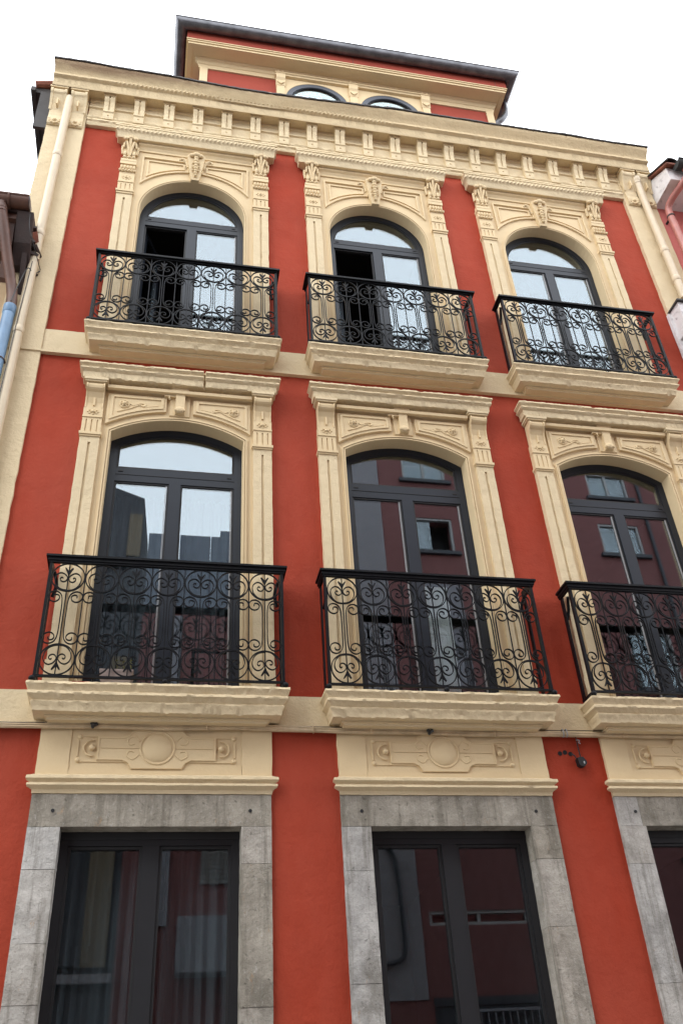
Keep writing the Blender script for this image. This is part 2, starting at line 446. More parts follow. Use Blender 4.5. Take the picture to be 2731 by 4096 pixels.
# rooms behind the windows
mb = MB(); mb.box(XL, XL + .3, .30, 7, .12, 12.25); mk('party_wall', mb, M['interior'], house)
mb = MB(); mb.box(XR - .3, XR, .30, 7, .12, 12.25); mk('party_wall', mb, M['interior'], house)
mb = MB(); mb.box(XL + .3, XR - .3, 5.2, 5.4, .12, 12.25); mk('back_wall', mb, M['interior'], house)
for z0, z1 in ((.12, .3), (3.95, 4.32), (7.72, 8.06), (11.9, 12.28)):
    mb = MB(); mb.box(XL + .3, XR - .3, .30, 5.2, z0, z1); mk('floor_slab', mb, M['interior'], house)
for k in range(2):
    x = (BAY[k] + BAY[k + 1]) / 2
    for z0, z1 in ((.3, 3.95), (4.32, 7.72), (8.06, 11.9)):
        mb = MB(); mb.box(x - .06, x + .06, .30, 5.2, z0, z1); mk('partition_wall', mb, M['interior'], house)

# string courses
for z0, z1, s in ((7.884, 8.199, 3), (4.150, 4.430, 8)):
    mb = MB(); mb.sweep([(.05, z1, 0), (0, z1), (-.002, z1 - .03), (-.002, z0 + .035), (-.014, z0 + .03), (-.014, z0), (.05, z0, 0)], (XR - XL) / 2 - .002, 160, .0035, 4, s, False, MID)
    mk('string_course', mb, M['cream_rough'], house, smooth=True)

# corner pilasters with paired consoles
def console(parent, x, sd):
    mb = MB()
    prof = [(.02, 11.585), (-.035, 11.585), (-.05, 11.60), (-.058, 11.66), (-.05, 11.735), (-.045, 11.76), (-.05, 11.86), (-.07, 11.97), (-.105, 12.07), (-.118, 12.10), (-.135, 12.12), (-.142, 12.15), (-.135, 12.185), (-.12, 12.205), (.02, 12.205)]
    mb.prism_x(prof, x - .082, x + .082)
    mb.prism_x([(y - (.010 if y < 0 else 0), z) for y, z in prof if z > 11.76] , x - .094, x - .066)
    mb.prism_x([(y - (.010 if y < 0 else 0), z) for y, z in prof if z > 11.76] , x + .066, x + .094)
    c = mk('console_bracket', mb, M['cream_rough'], parent, smooth=False)
    mb = MB(); mb.box(x - .106, x + .106, -.150, .02, 12.2065, 12.240); mk('abacus', mb, M['cream'], c)
    mb = MB(); mb.blob((x, -.058, 11.655), (.024, .02, .024), 10, 6)
    for t in range(7):
        a = math.pi + math.pi * t / 6
        mb.blob((x + .062 * math.cos(a), -.05, 11.675 + .07 * math.sin(a)), (.020, .014, .020), 8, 5)
    mk('rosette', mb, M['cream'], c, smooth=True)
    mb = MB(); mb.box(x - .008, x + .008, -.12, -.03, 11.90, 12.02); mk('bead', mb, M['cream'], c)
    return c
for side, (xa, xb) in (('l', (XL, -1.335)), ('r', (5.678, XR))):
    cx_, hw = (xa + xb) / 2, (xb - xa) / 2
    def rough_pil(z0, z1, y, seed):
        mb = MB(); n = 60; vs = []
        for i in range(n + 1):
            z = z0 + (z1 - z0) * i / n
            j1 = noise.noise((z * 7, seed, 1)) * .006 + noise.noise((z * 25, seed, 2)) * .003
            j2 = noise.noise((z * 7, seed, 4)) * .006 + noise.noise((z * 25, seed, 5)) * .003
            vs += [(xa + j1, .04, z), (xa + j1, y, z), (xb + j2, y, z), (xb + j2, .04, z)]
        fs = [(0, 1, 2, 3), (n * 4 + 3, n * 4 + 2, n * 4 + 1, n * 4)]
        for i in range(n):
            for k in range(4): fs.append((i * 4 + k, i * 4 + (k + 1) % 4, i * 4 + 4 + (k + 1) % 4, i * 4 + 4 + k))
        return mb.add(vs, fs)
    p = mk('corner_pilaster', rough_pil(.12, 7.884, -.004, 11 if side == 'l' else 12), M['cream_rough'], house)
    mk('upper_shaft', rough_pil(7.886, 12.2, -.018, 15 if side == 'l' else 16), M['cream_rough'], p)
    if side == 'l': xs_ = (-1.680, -1.443)
    else: xs_ = (5.795, 6.032)
    for x in xs_: console(p, x, side)

# main cornice: bed moulding, frieze, modillions, corona, flashing
CW = (XR - XL) / 2
mb = MB(); mb.sweep([(.05, 11.895, 0), (-.005, 11.895), (-.035, 11.885), (-.045, 11.865), (-.038, 11.845), (-.028, 11.835), (-.045, 11.815), (-.046, 11.79), (-.028, 11.775), (-.026, 11.745), (-.014, 11.722), (.05, 11.722, 0)], 3.50, 260, .0085, 9, 2, False, MID)
mk('bed_moulding', mb, M['cream_rough'], house, smooth=True)
mb = MB(); mb.sweep([(.05, 12.29, 0), (-.03, 12.29), (-.032, 12.21), (-.012, 12.20), (-.012, 12.12), (-.026, 12.115), (-.026, 12.085), (-.006, 12.075), (-.006, 11.89), (.05, 11.89, 0)], 3.50, 160, .003, 5, 4, False, MID)
mk('frieze', mb, M['cream_rough'], house, smooth=True)
mod = MB()
mod.prism_x([(.01, 11.83), (-.052, 11.83), (-.056, 11.86), (-.060, 11.945), (-.074, 11.958), (-.072, 11.98), (.01, 11.98)], -.063, .063)
for sx in (-1, 1):
    mod.prism_x([(.01, 11.9802), (-.070, 11.9802), (-.074, 12.06), (-.088, 12.13), (-.112, 12.18), (-.114, 12.222), (.01, 12.222)], sx * .010, sx * .062)
mod.prism_x([(.01, 11.9803), (-.052, 11.9803), (-.056, 12.06), (-.066, 12.12), (-.10, 12.175), (-.10, 12.21), (.01, 12.21)], -.0105, .0105)
mod.box(-.074, .074, -.124, .01, 12.2225, 12.252)
mod_me = mod.mesh('modillion', M['cream_rough'])
ros_me = MB().blob((0, -.058, 11.90), (.014, .010, .014), 8, 5).mesh('rosette', M['cream'], True)
mod_x = [-1.085, -.725, -.367, -.012, .345, .705, 1.067, 1.427, 1.79, 2.157, 2.522, 2.886, 3.252, 3.607, 3.977, 4.35, 4.712, 5.075, 5.439]
for x in mod_x:
    o = put('modillion', mod_me, house, (x, 0, 0))
    put('rosette', ros_me, o, (x, 0, 0))
def sag(x, i):
    if 3 <= i <= 8: return -.085 * math.exp(-((x - .75) / 1.15) ** 2) * min(1, (9 - abs(i - 5) * 1.2) / 6) + .012 * noise.noise((x * 2.2, 1, i))
    return 0
def orn(x): return max(0, min(1, (x + 1.15) * 3)) * max(0, min(1, (2.55 - x) * 4))
prof = [(.3, 12.72, 0), (.0, 12.67, 0), (-.26, 12.605, .5), (-.282, 12.598, .6), (-.284, 12.575, .6), (-.268, 12.545, .6), (-.232, 12.50, .7), (-.205, 12.455, .8), (-.196, 12.43, .8), (-.212, 12.425, 1), (-.214, 12.385, 1), (-.196, 12.372, .8), (-.178, 12.366, .6), (-.172, 12.36, .3), (-.165, 12.245, .3), (-.158, 12.228, .3), (-.150, 12.254, .2), (.05, 12.256, 0)]
mb = MB(); mb.sweep(prof, CW, 1100, .006, 3.5, 6, False, MID, ((9, 10), .052, .008, orn), sag)
mk('cornice', mb, M['cream_cornice'], house, smooth=True)
fl = [(.4, 12.755, 0), (0, 12.69, 0), (-.285, 12.628, 1), (-.300, 12.618, 1), (-.302, 12.592, 1.3), (-.287, 12.592, 1.0), (-.262, 12.612, .5), (0, 12.675, 0), (.4, 12.74, 0)]
def sag2(x, i): return (sag(x, 5) + .018 * noise.noise((x * 1.7, 5, 2)) + .008 * noise.noise((x * 11, 5, i))) if 2 <= i <= 6 else 0
mb = MB(); mb.sweep(fl, CW + .012, 260, .006, 6, 9, False, MID, None, sag2)
mk('cornice_flashing', mb, M['flash'], house)
mb = MB(); mb.box(XL, XR, .35, 7, 12.62, 12.76); mk('roof_deck', mb, M['flash'], house)

# ---------- dark side eave on the left, above the lower neighbour
mb = MB()
mb.box(-2.0, XL - .003, .02, 3.2, 12.30, 12.40)
mb.prism_x([(.0, 12.30), (0, 11.55), (.04, 11.55), (.04, 12.30)], -1.92, XL - .003)
e = mk('side_eave', mb, M['flash'], house)
for k in range(3):
    mb = MB(); mb.tube([(-2.0, .0 + .1 * k, 12.43), (-1.77, 0 + .1 * k, 12.49 - .02 * k)], .05, 10); mk('ridge_tile', mb, M['tile'], e)
mb = MB(); mb.box(-2.04, -1.985, -.02, 3.2, 12.28, 12.36); mk('verge_board', mb, M['flash'], e)

# ---------------------------------------------------------------- window parts
def rect_ring(x0, x1, z0, z1, t):
    o = [(x0, z0), (x1, z0), (x1, z1), (x0, z1)]
    i = [(x0 + t, z0 + t), (x1 - t, z0 + t), (x1 - t, z1 - t), (x0 + t, z1 - t)]
    return o, i
def close_arch(path): return path              # outline used as closed polygon
FY = .135
def window(c, w, z0, zs, R, rise, t0, t1, open_left, hw=.052):
    outl = arch_path(w + .004, z0, zs, R, rise, 24)
    ft = .068
    ipath = off_arch(w, z0 + .06, zs, R, rise, -ft, 24)
    mb = MB()
    mb.strip(arch_path(w, z0, zs, R, rise, 24), ipath, FY, FY + .075, True)
    win = mk('french_window', mb, M['frame'], house, (c, 0, 0)); 
    iw = w - ft
    def sub(name, mb, mat, smooth=False): return mk(name, mb, mat, win, (c, 0, 0), smooth)
    mb = MB(); mb.box(-iw, iw, FY + .002, FY + .073, t0, t1); sub('transom', mb, M['frame'])
    mb = MB(); mb.box(-iw, iw, FY - .0015, FY + .05, (t0 + t1) / 2 - .002, (t0 + t1) / 2 + .002); sub('joint_line', mb, M['gasket'])
    for sx in (-1, 1):
        mb = MB(); mb.box(sx * (iw - .065), sx * (iw - .025), FY - .003, FY + .01, t0 + (t1 - t0) * .70, t0 + (t1 - t0) * .78); sub('vent_slot', mb, M['gasket'])
    mb = MB(); mb.box(-hw, hw, FY - .004, FY + .06, z0 + .06, t0); sub('meeting_stile', mb, M['frame'])
    # fanlight: rebate ring and pane
    a = off_arch(w, t1, zs, R, rise, -ft + .001, 24); b = off_arch(w, t1 + .018, zs, R, rise, -ft - .020, 24)
    mb = MB(); mb.strip(a, b, FY + .008, FY + .055, True); sub('fanlight_bead', mb, M['gasket'])
    mb = MB(); mb.prism(off_arch(w, t1 + .002, zs, R, rise, -ft - .003, 24), FY + .014, FY + .022); sub('pane', mb, M['glass'])
    for sx in (-1, 1):
        x0, x1 = (hw, iw) if sx > 0 else (-iw, -hw)
        o_, i_ = rect_ring(x0 + .001, x1 - .001, z0 + .061, t0 - .001, .016)
        if open_left and sx < 0:
            # sash swung inwards on its left hinge
            mb = MB(); wd = x1 - x0
            oo, ii = rect_ring(0, wd, z0 + .061, t0 - .001, .06)
            mb.strip(oo, ii, 0, .05, True)
            s_ = put('sash', mb.mesh('sash', M['frame']), win, (c + x0 + .012, FY + .07, 0), (0, 0, rad(68)))
            mb = MB(); mb.prism(ii, .02, .028)
            g_ = bpy.data.objects.new('sash_pane', mb.mesh('sash_pane', M['glass'])); col.objects.link(g_); g_.parent = win; g_.location = s_.location; g_.rotation_euler = s_.rotation_euler
            mb = MB(); mb.strip(o_, i_, FY + .02, FY + .055, True); sub('rebate', mb, M['gasket'])
            continue
        mb = MB(); mb.strip(o_, i_, FY + .010, FY + .06, True); sub('glazing_bead', mb, M['gasket'])
        mb = MB(); mb.box(x0 + .004, x1 - .004, FY + .020, FY + .028, z0 + .065, t0 - .005); sub('pane', mb, M['glass'])
        mb = MB(); mb.box((x1 - .030), (x1 - .026), FY + .012, FY + .0195, z0 + .08, t0 - .02)
        mb.box((x1 - .022), (x1 - .019), FY + .012, FY + .0195, z0 + .08, t0 - .02); sub('spacer_strip', mb, M['alu'])
    mb = MB(); mb.box(-w + .001, w - .001, FY + .004, FY + .07, z0 + .001, z0 + .059); sub('threshold', mb, M['frame'])
    return win

def jit_rect(x0, x1, z0, z1, seed, a=.004, n=24):
    L = [(x0 + noise.noise((seed, z * 9, 1)) * a, z) for z in [z0 + (z1 - z0) * i / n for i in range(n + 1)]]
    Rr = [(x1 + noise.noise((seed, z * 9, 5)) * a, z) for z in [z1 + (z0 - z1) * i / n for i in range(n + 1)]]
    return L + Rr

# ---------------------------------------------------------------- first floor surrounds
W1, Z1, S1, RI1 = .600, 4.36, 6.962, .182
R1 = (W1 ** 2 + RI1 ** 2) / (2 * RI1)
def surround_first(k):
    c = BAY[k]
    # plate with arched opening (its depth makes the reveal)
    inner = arch_path(W1, Z1, S1, R1, RI1, 24)
    poly = [(-.70, Z1), (-.70, 7.55), (.70, 7.55), (.70, Z1)] + inner[::-1]
    mb = MB(); mb.prism(poly, 0, .24)
    sr = mk('window_surround', mb, M['cream'], house, (c, 0, 0))
    def sub(name, mb, mat='cream', smooth=False): return mk(name, mb, M[mat], sr, (c, 0, 0), smooth)
    for d0, d1, y in ((.001, .014, -.012), (.020, .032, -.018), (.032, .046, -.008)):
        mb = MB(); mb.strip(off_arch(W1, Z1, S1, R1, RI1, d1, 24), off_arch(W1, Z1, S1, R1, RI1, d0, 24), y, .01); sub('architrave_fillet', mb)
    # spandrel panels
    for sx in (-1, 1):
        cz = S1 + RI1 - R1; Rp = R1 + .095
        xs = [.125 + (.535) * i / 14 for i in range(15)]
        bot = [(sx * x, cz + math.sqrt(Rp ** 2 - x * x)) for x in xs]
        poly = [(sx * .660, 7.405), (sx * .125, 7.405)] + bot
        mb = MB(); mb.prism(poly, -.026, .005); pn = sub('spandrel_panel', mb)
        # raised inner frame
        ib = [(sx * (x), z + .055) for x, z in [(x, cz + math.sqrt(Rp ** 2 - x * x)) for x in [.175 + .43 * i / 14 for i in range(15)]]]
        ip = [(sx * .608, 7.362), (sx * .175, 7.362)] + ib
        op = [(sx * .632, 7.382), (sx * .150, 7.382)] + [(sx * x, cz + math.sqrt(Rp ** 2 - x * x) + .030) for x in [.150 + .482 * i / 14 for i in range(15)]]
        mb.v.clear(); mb.f.clear()
        mb.strip(op, ip, -.036, -.02, True); sub('panel_moulding', mb)
        # rosette and tendril
        mb = MB(); rx, rz = sx * .505, 7.285
        ring = [(rx + .042 * math.cos(t), rz + .042 * math.sin(t)) for t in [2 * math.pi * i / 16 for i in range(16)]]
        mb.tube([(x, -.03, z) for x, z in ring] + [(ring[0][0], -.03, ring[0][1])], .008, 6)
        mb.blob((rx, -.036, rz), (.022, .024, .022), 10, 6)
        for t in range(6):
            a = t * math.pi / 3; mb.blob((rx + .026 * math.cos(a), -.032, rz + .026 * math.sin(a)), (.013, .012, .013), 8, 5)
        sub('rosette', mb, smooth=True)
        mb = MB()
        tp = catmull([(.565, 7.19), (.50, 7.215), (.43, 7.25), (.37, 7.285), (.32, 7.265), (.27, 7.275), (.20, 7.29)], 4)
        mb.tube([(sx * x, -.027, z) for x, z in tp], .0085, 6)
        tp = catmull([(.46, 7.30), (.42, 7.275), (.38, 7.30), (.335, 7.305), (.31, 7.285)], 4)
        mb.tube([(sx * x, -.027, z) for x, z in tp], .0075, 6)
        mb.blob((sx * .325, -.028, 7.277), (.02, .012, .014), 8, 5)
        sub('tendril', mb, smooth=True)
    # keystone corbel
    mb = MB(); mb.prism_x([(.0, 7.19), (-.018, 7.20), (-.018, 7.46), (0, 7.46)], -.092, .092)
    mb.prism_x([(.0, 7.205), (-.04, 7.21), (-.058, 7.26), (-.055, 7.32), (-.06, 7.47), (0, 7.47)], -.043, .043); ks = sub('keystone', mb)
    mb = MB(); mb.blob((0, -.046, 7.245), (.052, .030, .042), 12, 8)
    for q in range(5): mb.blob((-.040 + .020 * q, -.062, 7.228 + .004 * abs(q - 2)), (.011, .012, .018), 8, 5)
    sub('corbel_roll', mb, smooth=True)
    # pilasters
    for sx in (-1, 1):
        xa, xb = .690, .862
        mb = MB()
        zb, zt = 4.66, 6.862
        mb.prism(jit_rect(sx * xa, sx * (xa + .075), zb, 6.80, k * 9 + sx) if sx > 0 else jit_rect(-xa - .075, -xa, zb, 6.80, k * 9 + sx), -.030, .04)
        mb.prism(jit_rect(sx * (xb - .075), sx * xb, zb, 6.80, k * 9 + sx + 3) if sx > 0 else jit_rect(-xb, -xb + .075, zb, 6.80, k * 9 + sx + 3), -.030, .04)
        mb.box(sx * (xa + .06), sx * (xb - .06), -.016, .04, zb, 6.80)
        mb.box(sx * xa, sx * xb, -.030, .04, 6.8002, zt)
        pl = sub('pilaster_shaft', mb, 'cream_rough')
        x0, x1 = (xa, xb) if sx > 0 else (-xb, -xa)
        mb = MB(); mb.prism(jit_rect(x0 - .008, x1 + .008, 4.36, 4.66, k * 3 + sx, .006), -.040, .04); sub('base_block', mb, 'cream_rough')
        mb = MB(); mb.box(x0 - .012, x1 + .012, -.050, .03, 6.880, 6.908); mb.box(x0 - .004, x1 + .004, -.040, .03, 6.8622, 6.8798); sub('neck_moulding', mb)
        mb = MB(); fx = [x0, x0 + .032, x0 + .042, x0 + .080, x0 + .092, x0 + .130, x0 + .140, x1]
        for i in range(0, 8, 2): mb.box(fx[i], fx[i + 1], -.036, .03, 6.9085, 7.060)
        mb.box(x0 + .002, x1 - .002, -.026, .03, 6.909, 7.0598); mb.box(x0, x1, -.036, .03, 7.0602, 7.085); sub('fluted_block', mb)
        mb = MB(); mb.box(x0 - .004, x1 + .004, -.044, .03, 7.0855, 7.096); mb.box(x0, x1, -.040, .03, 7.0965, 7.20); rb = sub('rosette_block', mb)
        xm = (x0 + x1) / 2
        mb = MB(); mb.blob((xm, -.044, 7.15), (.026, .014, .016), 10, 6)
        for q in range(8):
            a = q * math.pi / 4; mb.blob((xm + .044 * math.cos(a), -.041, 7.15 + .026 * math.sin(a)), (.012, .008, .010), 6, 4)
        sub('rosette', mb, smooth=True)
        # scroll bracket under the hood
        prof = [(.02, 7.2005), (-.036, 7.2005), (-.034, 7.26), (-.044, 7.32), (-.066, 7.37), (-.085, 7.385), (-.098, 7.40), (-.104, 7.425), (-.098, 7.45), (-.085, 7.465), (.02, 7.465)]
        mb = MB(); mb.prism_x(prof, x0 + .012, x1 - .012)
        for xx in (x0 + .004, x1 - .018): mb.prism_x([(y - (.007 if y < 0 else 0), z) for y, z in prof], xx, xx + .014)
        mb.box(xm - .008, xm + .008, -.052, -.03, 7.22, 7.315)
        sub('scroll_bracket', mb)
        mb = MB(); mb.box(x0 - .012, x1 + .012, -.112, .02, 7.4655, 7.482); mb.box(x0 - .022, x1 + .022, -.122, .02, 7.4825, 7.512); sub('bracket_cap', mb, 'cream_rough')
    # hood
    seed = 20 + k
    prof = [(.05, 7.70, 0), (-.06, 7.695, .6), (-.150, 7.680, 1.2), (-.155, 7.658, 1), (-.142, 7.648, .8), (-.128, 7.632, .8), (-.140, 7.622, .9), (-.140, 7.606, .9), (-.122, 7.590, .6), (-.113, 7.583, .4), (-.112, 7.525, .5), (-.108, 7.514, 1.6), (-.09, 7.516, .6), (.05, 7.518, 0)]
    mb = MB(); mb.sweep(prof, .79, 300 if k == 0 else 170, .0095, 8, seed, notch=.214 if k == 0 else None)
    sub('hood_cornice', mb, 'cream_rough', True)
    # slender rail with its hook under the hood
    mb = MB(); mb.prism_x([(-.045, 7.432), (-.075, 7.436), (-.078, 7.47), (-.06, 7.478), (-.045, 7.474)], -.672, .672); sub('awning_rail', mb)
    mb = MB(); mb.box(-.15, .0 - .03, -.05, .0, 7.408, 7.428); mb.box(-.085, .075, -.06, 0, 7.482, 7.515); sub('rail_bracket', mb)
    mb = MB(); mb.tube([(-.105, -.052, 7.42), (-.105, -.058, 7.385), (-.100, -.052, 7.37), (-.096, -.045, 7.385)], .006, 6); sub('rail_hook', mb)
    window(c, W1, Z1, S1, R1, RI1, 6.515, 6.665, False)
for k in range(3): surround_first(k)

# ---------------------------------------------------------------- second floor surrounds
W2, Z2, S2 = .588, 8.10, 10.255
R2 = W2
def surround_second(k):
    c = BAY[k]
    inner = arch_path(W2, Z2, S2, R2, R2, 28)
    poly = [(-.72, Z2), (-.72, 11.52), (.72, 11.52), (.72, Z2)] + inner[::-1]
    mb = MB(); mb.prism(poly, 0, .24)
    sr = mk('window_surround', mb, M['cream'], house, (c, 0, 0))
    def sub(name, mb, mat='cream', smooth=False): return mk(name, mb, M[mat], sr, (c, 0, 0), smooth)
    for d0, d1, y in ((.001, .013, -.010), (.018, .030, -.016), (.030, .044, -.007)):
        mb = MB(); mb.strip(off_arch(W2, Z2, S2, R2, R2, d1, 28), off_arch(W2, Z2, S2, R2, R2, d0, 28), y, .01); sub('architrave_fillet', mb)
    # spandrel frames: two nested mouldings following the arch
    for sx in (-1, 1):
        for off, xo, zt, y, xi in ((.170, .622, 11.225, -.020, .075), (.225, .560, 11.165, -.014, .125)):
            Ra = R2 + off; a1 = math.asin(min(1, xo / Ra))
            xs = [xi + (xo - xi) * i / 16 for i in range(17)]
            arc = [(sx * x, S2 + math.sqrt(max(Ra ** 2 - x * x, 0))) for x in xs]
            outer = [(sx * xi, zt)] + arc + [(sx * xo, zt)]
            t = .020
            Rb = Ra + t * .9
            arc2 = [(sx * x, S2 + math.sqrt(max(Rb ** 2 - x * x, 0)) + .004) for x in [xi + t + (xo - xi - 2 * t) * i / 16 for i in range(17)]]
            innr = [(sx * (xi + t), zt - t)] + arc2 + [(sx * (xo - t), zt - t)]
            mb = MB(); mb.strip(outer, innr, y, .004, True); sub('spandrel_moulding', mb)
    # carved keystone with side scrolls
    mb = MB()
    for z0, z1, a, b, y0, y1 in ((10.845, 11.12, .046, .088, -.045, -.070), (11.12, 11.27, .088, .105, -.070, -.085)):
        v = [(-a, y0, z0), (a, y0, z0), (b, y1, z1), (-b, y1, z1), (-a, .0, z0), (a, .0, z0), (b, 0, z1), (-b, 0, z1)]
        mb.add(v, [(0, 1, 2, 3), (4, 7, 6, 5), (0, 4, 5, 1), (3, 2, 6, 7), (0, 3, 7, 4), (1, 5, 6, 2)])
    sub('keystone', mb)
    mb = MB()
    for z, r in ((10.905, .022), (10.945, .022), (10.985, .024), (11.03, .026), (11.075, .027), (11.12, .028), (11.17, .030), (11.215, .030)): mb.blob((0, -.062 - (z - 10.85) * .09, z), (r, .018, r * .9), 8, 6)
    for sx in (-1, 1):
        for z in (11.0, 11.06, 11.13):
            lf = MB(); lf.blob((sx * .030, -.064 - (z - 10.85) * .07, z - .012), (.020, .012, .010), 8, 5); sub('key_leaf', lf, smooth=True)
        mb.blob((sx * .05, -.098, 11.25), (.035, .022, .03), 8, 6)
    mb.blob((0, -.105, 11.26), (.05, .026, .035), 10, 6)
    sub('key_carving', mb, smooth=True)
    for sx in (-1, 1):
        mb = MB()
        pts = catmull([(.095, 11.10), (.105, 11.19), (.135, 11.245), (.178, 11.255), (.188, 11.225)], 4)
        mb.tube([(sx * x, -.018, z) for x, z in pts], [.012 + .010 * math.sin(i / (len(pts) - 1) * math.pi) for i in range(len(pts))], 7)
        sub('key_scroll', mb, smooth=True)
    # pilasters
    for sx in (-1, 1):
        xa, xb = .685, .858
        mb = MB(); zb, zt = 8.36, 10.440
        x0, x1 = (xa, xb) if sx > 0 else (-xb, -xa)
        mb.prism(jit_rect(x0, x0 + .076, zb, 10.37, 40 + k * 9 + sx, .006), -.030, .04)
        mb.prism(jit_rect(x1 - .076, x1, zb, 10.37, 43 + k * 9 + sx, .007), -.030, .04)
        mb.box(x0 + .06, x1 - .06, -.016, .04, zb, 10.37); mb.box(x0, x1, -.030, .04, 10.3702, zt)
        sub('pilaster_shaft', mb, 'cream_rough')
        mb = MB(); mb.prism(jit_rect(x0 - .008, x1 + .008, 8.15, 8.36, k * 3 + sx + 80, .006), -.040, .04); sub('base_block', mb, 'cream_rough')
        mb = MB(); mb.box(x0 - .014, x1 + .014, -.050, .03, 10.470, 10.500); mb.box(x0 - .005, x1 + .005, -.040, .03, 10.4402, 10.4698); sub('neck_moulding', mb)
        mb = MB(); fx = [x0, x0 + .032, x0 + .042, x0 + .080, x0 + .092, x0 + .130, x0 + .140, x1]
        for i in range(0, 8, 2): mb.box(fx[i], fx[i + 1], -.036, .03, 10.5005, 10.62)
        mb.box(x0 + .002, x1 - .002, -.026, .03, 10.501, 10.6198); mb.box(x0, x1, -.036, .03, 10.6202, 10.645); sub('fluted_block', mb)
        xm = (x0 + x1) / 2
        mb = MB(); mb.box(x0 - .004, x1 + .004, -.044, .03, 10.6455, 10.658); mb.box(x0, x1, -.040, .03, 10.6585, 10.795); sub('rosette_block', mb)
        mb = MB(); mb.blob((xm, -.042, 10.73), (.022, .012, .013), 8, 5)
        for q in range(8):
            a = q * math.pi / 4; mb.blob((xm + .046 * math.cos(a), -.041, 10.73 + .030 * math.sin(a)), (.010, .007, .009), 6, 4)
        sub('rosette', mb, smooth=True)
        # leaf-and-dart block
        mb = MB(); mb.box(x0 - .006, x1 + .006, -.052, .03, 10.98, 11.035); mb.box(x0, x1, -.036, .03, 10.7955, 10.9795)
        for q in range(5):
            xx = x0 + .017 + q * .0348
            mb.blob((xx, -.044, 10.925), (.013, .014, .036), 7, 6)
        for q in range(6):
            xx = x0 + .003 + q * .0334
            mb.blob((xx, -.048, 10.855), (.016, .018, .022), 7, 5)
        sub('dentil_block', mb)
        # leafy capital, leaning outwards
        mb = MB()
        mb.prism_x([(.02, 11.08), (-.040, 11.08), (-.045, 11.20), (-.060, 11.34), (-.085, 11.45), (.02, 11.45)], xm - .068, xm + .068)
        mb.box(x0 - .002, x1 + .002, -.055, .02, 11.0355, 11.075)
        cp = sub('capital', mb)
        mb = MB()
        for q in (-1, 0, 1):
            mb.blob((xm + q * .052, -.050, 11.11), (.022, .018, .024), 8, 5)
        for q in (-1, 1):
            mb.tube([(xm + q * .012, -.055, 11.14), (xm + q * .020, -.070, 11.26), (xm + q * .045, -.085, 11.36), (xm + q * .068, -.080, 11.33), (xm + q * .07, -.065, 11.27)], [.010, .014, .018, .016, .010], 7)
            mb.blob((xm + q * .050, -.052, 11.18), (.022, .016, .045), 8, 6)
            mb.blob((xm + q * .052, -.092, 11.415), (.034, .024, .028), 8, 6)
            mb.tube([(xm + q * .078, -.02, 11.20), (xm + q * .088, -.035, 11.27), (xm + q * .086, -.04, 11.33)], .018, 7)
        mb.tube([(xm, -.052, 11.13), (xm, -.068, 11.28), (xm, -.098, 11.40)], [.008, .012, .018], 7)
        mb.blob((xm, -.105, 11.425), (.03, .022, .03), 8, 6)
        sub('acanthus_leaf', mb, smooth=True)
    seed = 40 + k
    prof = [(.04, 11.668, 0), (-.085, 11.660, .8), (-.128, 11.645, 1), (-.130, 11.622, 1), (-.118, 11.612, .8), (-.126, 11.598, 1), (-.126, 11.560, 1), (-.112, 11.548, .6), (-.104, 11.535, .5), (-.100, 11.530, .3), (-.096, 11.450, .4), (-.090, 11.436, .5), (-.078, 11.438, .4), (.04, 11.440, 0)]
    mb = MB(); mb.sweep(prof, .838, 260, .005, 7, seed, True, 0., ((5, 6), .05, .008))
    sub('hood_cornice', mb, 'cream_rough', True)
    mb = MB(); mb.prism_x([(.01, 11.4365), (-.052, 11.4365), (-.052, 11.405), (-.03, 11.385), (-.014, 11.35), (-.014, 11.318), (.01, 11.318)], -.684, .684); sub('hood_cove', mb)
    window(c, W2, Z2, S2, R2, R2, 10.155, 10.30, k in (0, 1))
for k in range(3): surround_second(k)

# ---------------------------------------------------------------- balcony slabs
def slab(k, zt, seed):
    c = BAY[k]; z = lambda d: zt - d
    prof = [(.05, zt, 0), (-.20, zt - .001, .4), (-.240, z(.004), 1), (-.242, z(.022), 1), (-.228, z(.038), .9), (-.216, z(.066), .8), (-.226, z(.078), 1), (-.226, z(.092), 1), (-.206, z(.106), .8), (-.190, z(.128), .8), (-.200, z(.138), 1), (-.198, z(.150), 1), (-.186, z(.168), .6), (-.180, z(.205), 1.8), (-.165, z(.208), .5), (.05, z(.208), 0)]
    mb = MB(); mb.sweep(prof, .71, 190, .0080, 7, seed)
    s_ = mk('balcony_slab', mb, M['cream_rough'], house, (c, 0, 0), True)
    mb = MB(); mb.sweep([(.01, z(.2085), 0), (-.118, z(.2085), .5), (-.120, z(.224), .8), (-.105, z(.226), .6), (-.100, z(.240), .8), (.01, z(.240), 0)], .69, 60, .003, 5, seed + 1)
    mk('soffit_board', mb, M['cream_rough'], s_, (c, 0, 0))
    return s_
for k in range(3): slab(k, 4.402, 60 + k)
for k in range(3): slab(k, 8.142, 70 + k)

